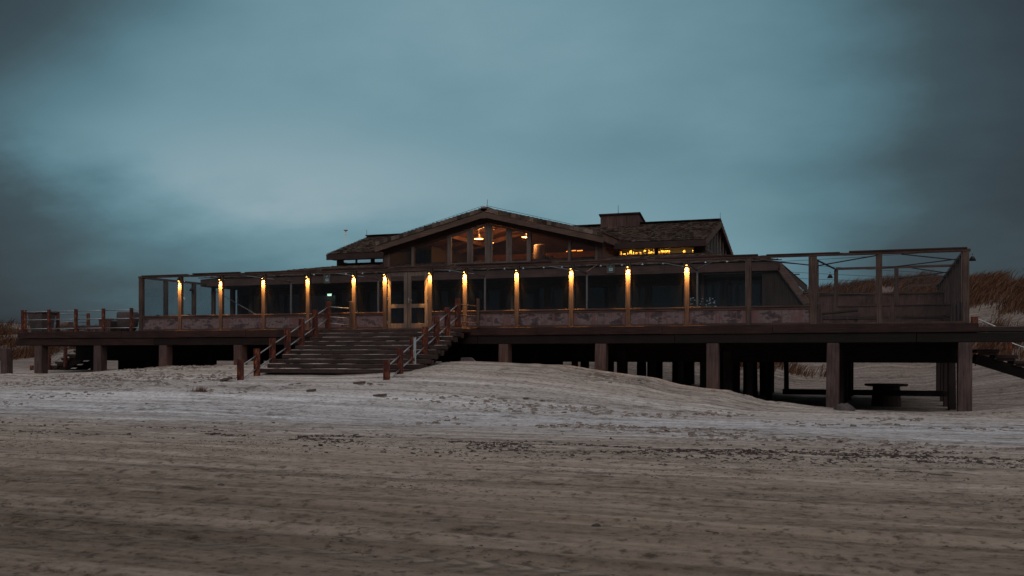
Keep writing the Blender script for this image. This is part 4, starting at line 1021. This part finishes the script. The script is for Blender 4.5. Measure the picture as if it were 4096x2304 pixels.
MB().box(XR+.01, XR+4.0, 36.2, 36.45, 2.13, 2.45).build('beam', 'beam', t, .01)
m = MB()
for k in range(7): m.box(XR+.02, XR+1.5+random.uniform(-.25, .25), 36.5+k*.22, 36.7+k*.22, 2.5+random.uniform(-.02, .02), 2.64+random.uniform(-.01, .04))
m.build('planks', 'step', t, .02)
MB().box(XR-.18, XR+.02, 36.25, 36.5, DK, DK+.22).build('bollard', 'rust', t, .01)
for X in (XR+2.3, XR+3.4):
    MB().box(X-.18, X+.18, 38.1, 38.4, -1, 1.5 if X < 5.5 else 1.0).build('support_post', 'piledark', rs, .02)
t = thing('stair_railing', (XR+1.2, 38, 2.4), 'railing with pale rusted posts on the far right stairs', 'railing')
pr = (XR+.3, 3.1)
for k, dx in enumerate((1.35, 2.35, 3.4, 4.4)):
    X = XR+dx; zt = 3.1-.40*(dx-.1)
    MB().box(X-.05, X+.05, 39.8, 39.9, zt-1.0, zt).build('post', 'rust' if k == 0 else 'rustwhite', t)
    for o_ in (.1, .45): MB().tube((pr[0], 39.85, pr[1]-o_), (X, 39.85, zt-o_), .025).build('rail', 'steel', t)
    pr = (X, zt)

# ------------------------------------------------------------------ under the deck
X = gx(3545, 46); z0 = gr(X, 46)
t = thing('cable_reel_table', (X, 46, z0), 'dark drum table with wide round top in the shade under the right deck', 'table')
MB().lathe((X, 46, z0-.1), [(.62, 0), (.55, .95), (.5, .97)], 18).build('drum', 'framedark', t, smooth=False)
MB().lathe((X, 46, z0+.87), [(.85, 0), (.9, .04), (.88, .09)], 24, rot=.1).build('table_top', 'framedark', t)
X = gx(1880, 34.6); g = gr(X, 34.6)
tag(MB().hexa([(X-.35, 34.4, g-.1), (X+.4, 34.4, g-.1), (X+.3, 34.8, g-.1), (X-.3, 34.8, g-.1)], [(X-.32, 34.45, g+.16), (X+.12, 34.45, g+.17), (X+.05, 34.75, g+.15), (X-.28, 34.75, g+.15)]).build('concrete_block', 'rock', None, .03), 'broken grey block half buried behind the sand crest right of the stairs', 'block')

# ------------------------------------------------------------------ things on the beach
def ground_hit(px, py):
    a = (px-CX)/FP
    dx, dy, dz = -st+a*ct, ct+a*st, (HZ-py)/FP
    t = 5.0
    for _ in range(4000):
        if EYE+dz*t <= gr(dx*t, dy*t): break
        t += .02
    return dx*t, dy*t
def plankish(px, py, L_, w, ang, name, mat, label, cat, h=.06, th=.07):
    X, Y = ground_hit(px, py); g = gr(X, Y)
    d_ = Vector((math.cos(ang), math.sin(ang), 0))*L_/2
    o = MB().beam((X-d_.x, Y-d_.y, g+.02), (X+d_.x, Y+d_.y, g+h), w, th).build(name, mat, None, .004); tag(o, label, cat)
plankish(905, 1524, .38, .2, .1, 'driftwood_board', 'drift', 'short dark board stuck in the sand left of the stairs', 'driftwood', .1)
plankish(1437, 1536, .4, .1, .05, 'driftwood_board', 'drift', 'flat dark board on the sand left of the lowest right stair post', 'driftwood')
plankish(1520, 1587, .45, .08, -.1, 'driftwood_stick', 'drift', 'dark stick on the bright sand below the stairs', 'driftwood')
plankish(1245, 1567, .3, .08, .2, 'driftwood_stick', 'drift', 'short dark stick in the clotted sand straight below the left stair railing', 'driftwood')
plankish(3630, 1892, .36, .012, .1, 'driftwood_stick', 'weed', 'thin dark twig lying right of the tide line', 'driftwood', .02, .012)
plankish(3760, 1905, .34, .012, -.3, 'driftwood_stick', 'weed', 'thin dark twig rightmost beyond the tide line', 'driftwood', .02, .012)
plankish(2850, 2136, .13, .014, -.15, 'driftwood_stick', 'weed', 'small dark stick on the damp sand in the lower right', 'driftwood', .012, .01)
def stone(px, py, r, label, mat='rock', name='stone', cat='stone', sz=.6):
    X, Y = ground_hit(px, py); g = gr(X, Y); m = MB()
    n = 10; vs = []; prof = [(.98, -.3), (1, .1), (.75, .55), (.35, .8)]
    m.lathe((X, Y, g), [(a*r, b*r*sz) for a, b in prof], n)
    m.v = [(x+random.uniform(-.12, .12)*r, y+random.uniform(-.12, .12)*r, z+random.uniform(-.1, .1)*r) for x, y, z in m.v]
    tag(m.build(name, mat, None, smooth=True), label, cat)
stone(2103, 1596, .09, 'small dark stone on the sand below the middle of the terrace')
stone(3378, 1640, .33, 'dark rounded lump of rock at the foot of the right thick pile', sz=.8)
stone(885, 1941, .05, 'small dark pebble alone in the left foreground')
stone(2385, 2105, .05, 'dark tangled weed knot in the centre right foreground', 'weed', 'seaweed_knot', 'seaweed')
stone(1515, 1510, .05, 'tiny clod at the base of the lowest right stair post', 'clod', 'sand_clod', 'clod')
def tuft(px, py, h, n, label, spread=.12):
    X, Y = ground_hit(px, py); g = gr(X, Y); m = MB()
    for k in range(n):
        a = X+random.gauss(0, spread); b = Y+random.gauss(0, spread*.6); l = random.uniform(.5, 1)*h
        m.add([(a-.008, b, g-.03), (a+.008, b, g-.03), (a+.15*l+random.uniform(-.4, .5)*l, b+random.uniform(-.2, .2)*l, g+l)], [(0, 1, 2)])
    tag(m.build('grass_tuft', 'grass'), label, 'grass tuft')
tuft(800, 1567, .22, 120, 'small reddish dry grass tuft on the sand in the left middle')
tuft(3160, 1585, .9, 260, 'dry grass tuft behind the piles under the right deck', .25) if False else None

# ------------------------------------------------------------------ sky and light
w = bpy.data.worlds.new('World'); S.world = w; w.use_nodes = True
nt = w.node_tree; N = nt.nodes; L = nt.links; bg = N['Background']
SUN_AZ = R(205); SUN_EL = R(32)
sky = N.new('ShaderNodeTexSky'); sky.sky_type = 'NISHITA'; sky.sun_disc = False
sky.sun_elevation = SUN_EL; sky.sun_rotation = R(155); sky.air_density = 1.0; sky.dust_density = 3.0
tc = N.new('ShaderNodeTexCoord'); nm = N.new('ShaderNodeVectorMath'); nm.operation = 'NORMALIZE'; L.new(tc.outputs['Generated'], nm.inputs[0])
sp_ = N.new('ShaderNodeSeparateXYZ'); L.new(nm.outputs[0], sp_.inputs[0])
# cloud sheet: direction mapped on to a high flat layer
zc = math_(N, L, 'MAXIMUM', sp_.outputs[2], 0.0); zd = math_(N, L, 'ADD', zc, 0.34)
cu = math_(N, L, 'DIVIDE', sp_.outputs[0], zd); cv = math_(N, L, 'DIVIDE', sp_.outputs[1], zd)
cb = N.new('ShaderNodeCombineXYZ'); L.new(cu, cb.inputs[0]); L.new(cv, cb.inputs[1])
mp = N.new('ShaderNodeMapping'); mp.inputs['Rotation'].default_value = (0, 0, R(-20)); mp.inputs['Scale'].default_value = (1.5, 1.9, 1); mp.inputs['Location'].default_value = (12.1, .7, 0)
L.new(cb.outputs[0], mp.inputs[0])
n1 = noise(N, L, mp.outputs[0], 1.0, 7, .54)
mp2 = N.new('ShaderNodeMapping'); mp2.inputs['Rotation'].default_value = (0, 0, R(-50)); mp2.inputs['Scale'].default_value = (.55, 1.1, 1); mp2.inputs['Location'].default_value = (5.5, 6.6, 0)
L.new(cb.outputs[0], mp2.inputs[0])
n2 = noise(N, L, mp2.outputs[0], 1.0, 3, .5)
cl = math_(N, L, 'ADD', math_(N, L, 'MULTIPLY', n1, .55), math_(N, L, 'MULTIPLY', n2, .45))
# brighter cloud opening; darkening away from it also puts a lens vignette in
dt = N.new('ShaderNodeVectorMath'); dt.operation = 'DOT_PRODUCT'; L.new(nm.outputs[0], dt.inputs[0])
ga = TH+R(3); dt.inputs[1].default_value = Vector((-math.sin(ga)*math.cos(R(10)), math.cos(ga)*math.cos(R(10)), math.sin(R(10))))
op = N.new('ShaderNodeMapRange'); op.inputs[1].default_value = math.cos(R(31)); op.inputs[2].default_value = 1.0; op.inputs[3].default_value = 0; op.inputs[4].default_value = 1
op.interpolation_type = 'SMOOTHSTEP'; L.new(dt.outputs['Value'], op.inputs[0])
def sdir(az, el):                     # azimuth from the pavilion axis, clockwise
    a = TH-R(az); return Vector((-math.sin(a)*math.cos(R(el)), math.cos(a)*math.cos(R(el)), math.sin(R(el))))
def dotn(v):
    d = N.new('ShaderNodeVectorMath'); d.operation = 'DOT_PRODUCT'; L.new(nm.outputs[0], d.inputs[0]); d.inputs[1].default_value = v; return d.outputs['Value']
def lobe(az, el, rad, inner=0):
    m = N.new('ShaderNodeMapRange'); m.interpolation_type = 'SMOOTHSTEP'; m.inputs[1].default_value = math.cos(R(rad)); m.inputs[2].default_value = math.cos(R(inner)); L.new(dotn(sdir(az, el)), m.inputs[0]); return m.outputs[0]
bn = sdir(-27, 12.5).cross(sdir(12, 5)).normalized()         # long pale rift between two cloud decks
if bn.z < 0: bn = -bn
sd = math_(N, L, 'ADD', dotn(bn), math_(N, L, 'MULTIPLY', math_(N, L, 'SUBTRACT', n1, .5), .16))
bw = math_(N, L, 'DIVIDE', sd, .042)
band = math_(N, L, 'POWER', 2.718, math_(N, L, 'MULTIPLY', math_(N, L, 'MULTIPLY', bw, bw), -1.0))
low = N.new('ShaderNodeMapRange'); low.interpolation_type = 'SMOOTHSTEP'; low.inputs[1].default_value = .0; low.inputs[2].default_value = -.10; L.new(sd, low.inputs[0])
f = math_(N, L, 'ADD', math_(N, L, 'MULTIPLY', op.outputs[0], .50), math_(N, L, 'MULTIPLY', math_(N, L, 'SUBTRACT', cl, .5), 1.05))
f = math_(N, L, 'ADD', f, math_(N, L, 'MULTIPLY', math_(N, L, 'MULTIPLY', band, lobe(-6, 9, 26, 3)), .16))
f = math_(N, L, 'SUBTRACT', f, math_(N, L, 'MULTIPLY', math_(N, L, 'MULTIPLY', low.outputs[0], lobe(-27, 2, 25, 5)), .25))
f = math_(N, L, 'SUBTRACT', f, math_(N, L, 'MULTIPLY', lobe(33, 14, 20, 3), .18))
f = math_(N, L, 'SUBTRACT', f, math_(N, L, 'MULTIPLY', lobe(-32, 24, 17, 3), .2))
f = math_(N, L, 'ADD', f, .225, clamp=True)
cc = ramp(N, L, f, [(0.0, (0.026, 0.032, 0.040)), (.25, (0.048, 0.078, 0.092)), (.5, (0.100, 0.204, 0.247)), (.75, (0.17, 0.305, 0.36)), (1.0, (0.28, 0.395, 0.44))])
# overcast brightens towards the zenith
zen = N.new('ShaderNodeMapRange'); zen.inputs[1].default_value = .38; zen.inputs[2].default_value = .8; zen.interpolation_type = 'SMOOTHSTEP'; L.new(sp_.outputs[2], zen.inputs[0])
cc = mixc(N, L, zen.outputs[0], cc, (0.62, 0.60, 0.62))
skyt = mixc(N, L, 1.0, sky.outputs[0], (0.05, 0.05, 0.05), 'MULTIPLY')
cc = mixc(N, L, 0.06, cc, skyt)
L.new(cc, bg.inputs[0]); bg.inputs[1].default_value = 1.0
sl_ = bpy.data.lights.new('Sun', 'SUN'); sl_.energy = .5; sl_.angle = R(25); sl_.color = (1, .93, .88)
so = bpy.data.objects.new('Sun', sl_); col.objects.link(so)
d_ = Vector((math.sin(R(155))*math.cos(SUN_EL), math.cos(R(155))*math.cos(SUN_EL), math.sin(SUN_EL)))
so.rotation_euler = d_.to_track_quat('Z', 'Y').to_euler()

# ------------------------------------------------------------------ camera
cam = bpy.data.cameras.new('Camera'); co = bpy.data.objects.new('Camera', cam); col.objects.link(co)
co.location = (0, 0, EYE); co.rotation_euler = (R(90), 0, TH)
cam.sensor_width = 36; cam.lens = FP/4096*36; cam.shift_y = (HZ-1152)/4096; cam.clip_end = 3000; cam.clip_start = .1
cam.dof.use_dof = True; cam.dof.focus_distance = 38; cam.dof.aperture_fstop = 3.2
S.camera = co
S.render.resolution_x = 1024; S.render.resolution_y = 576
S.view_settings.view_transform = 'Standard'; S.view_settings.look = 'None'; S.view_settings.exposure = 0; S.view_settings.gamma = 1
S.render.engine = 'CYCLES'
S.cycles.transparent_max_bounces = 24; S.cycles.max_bounces = 8
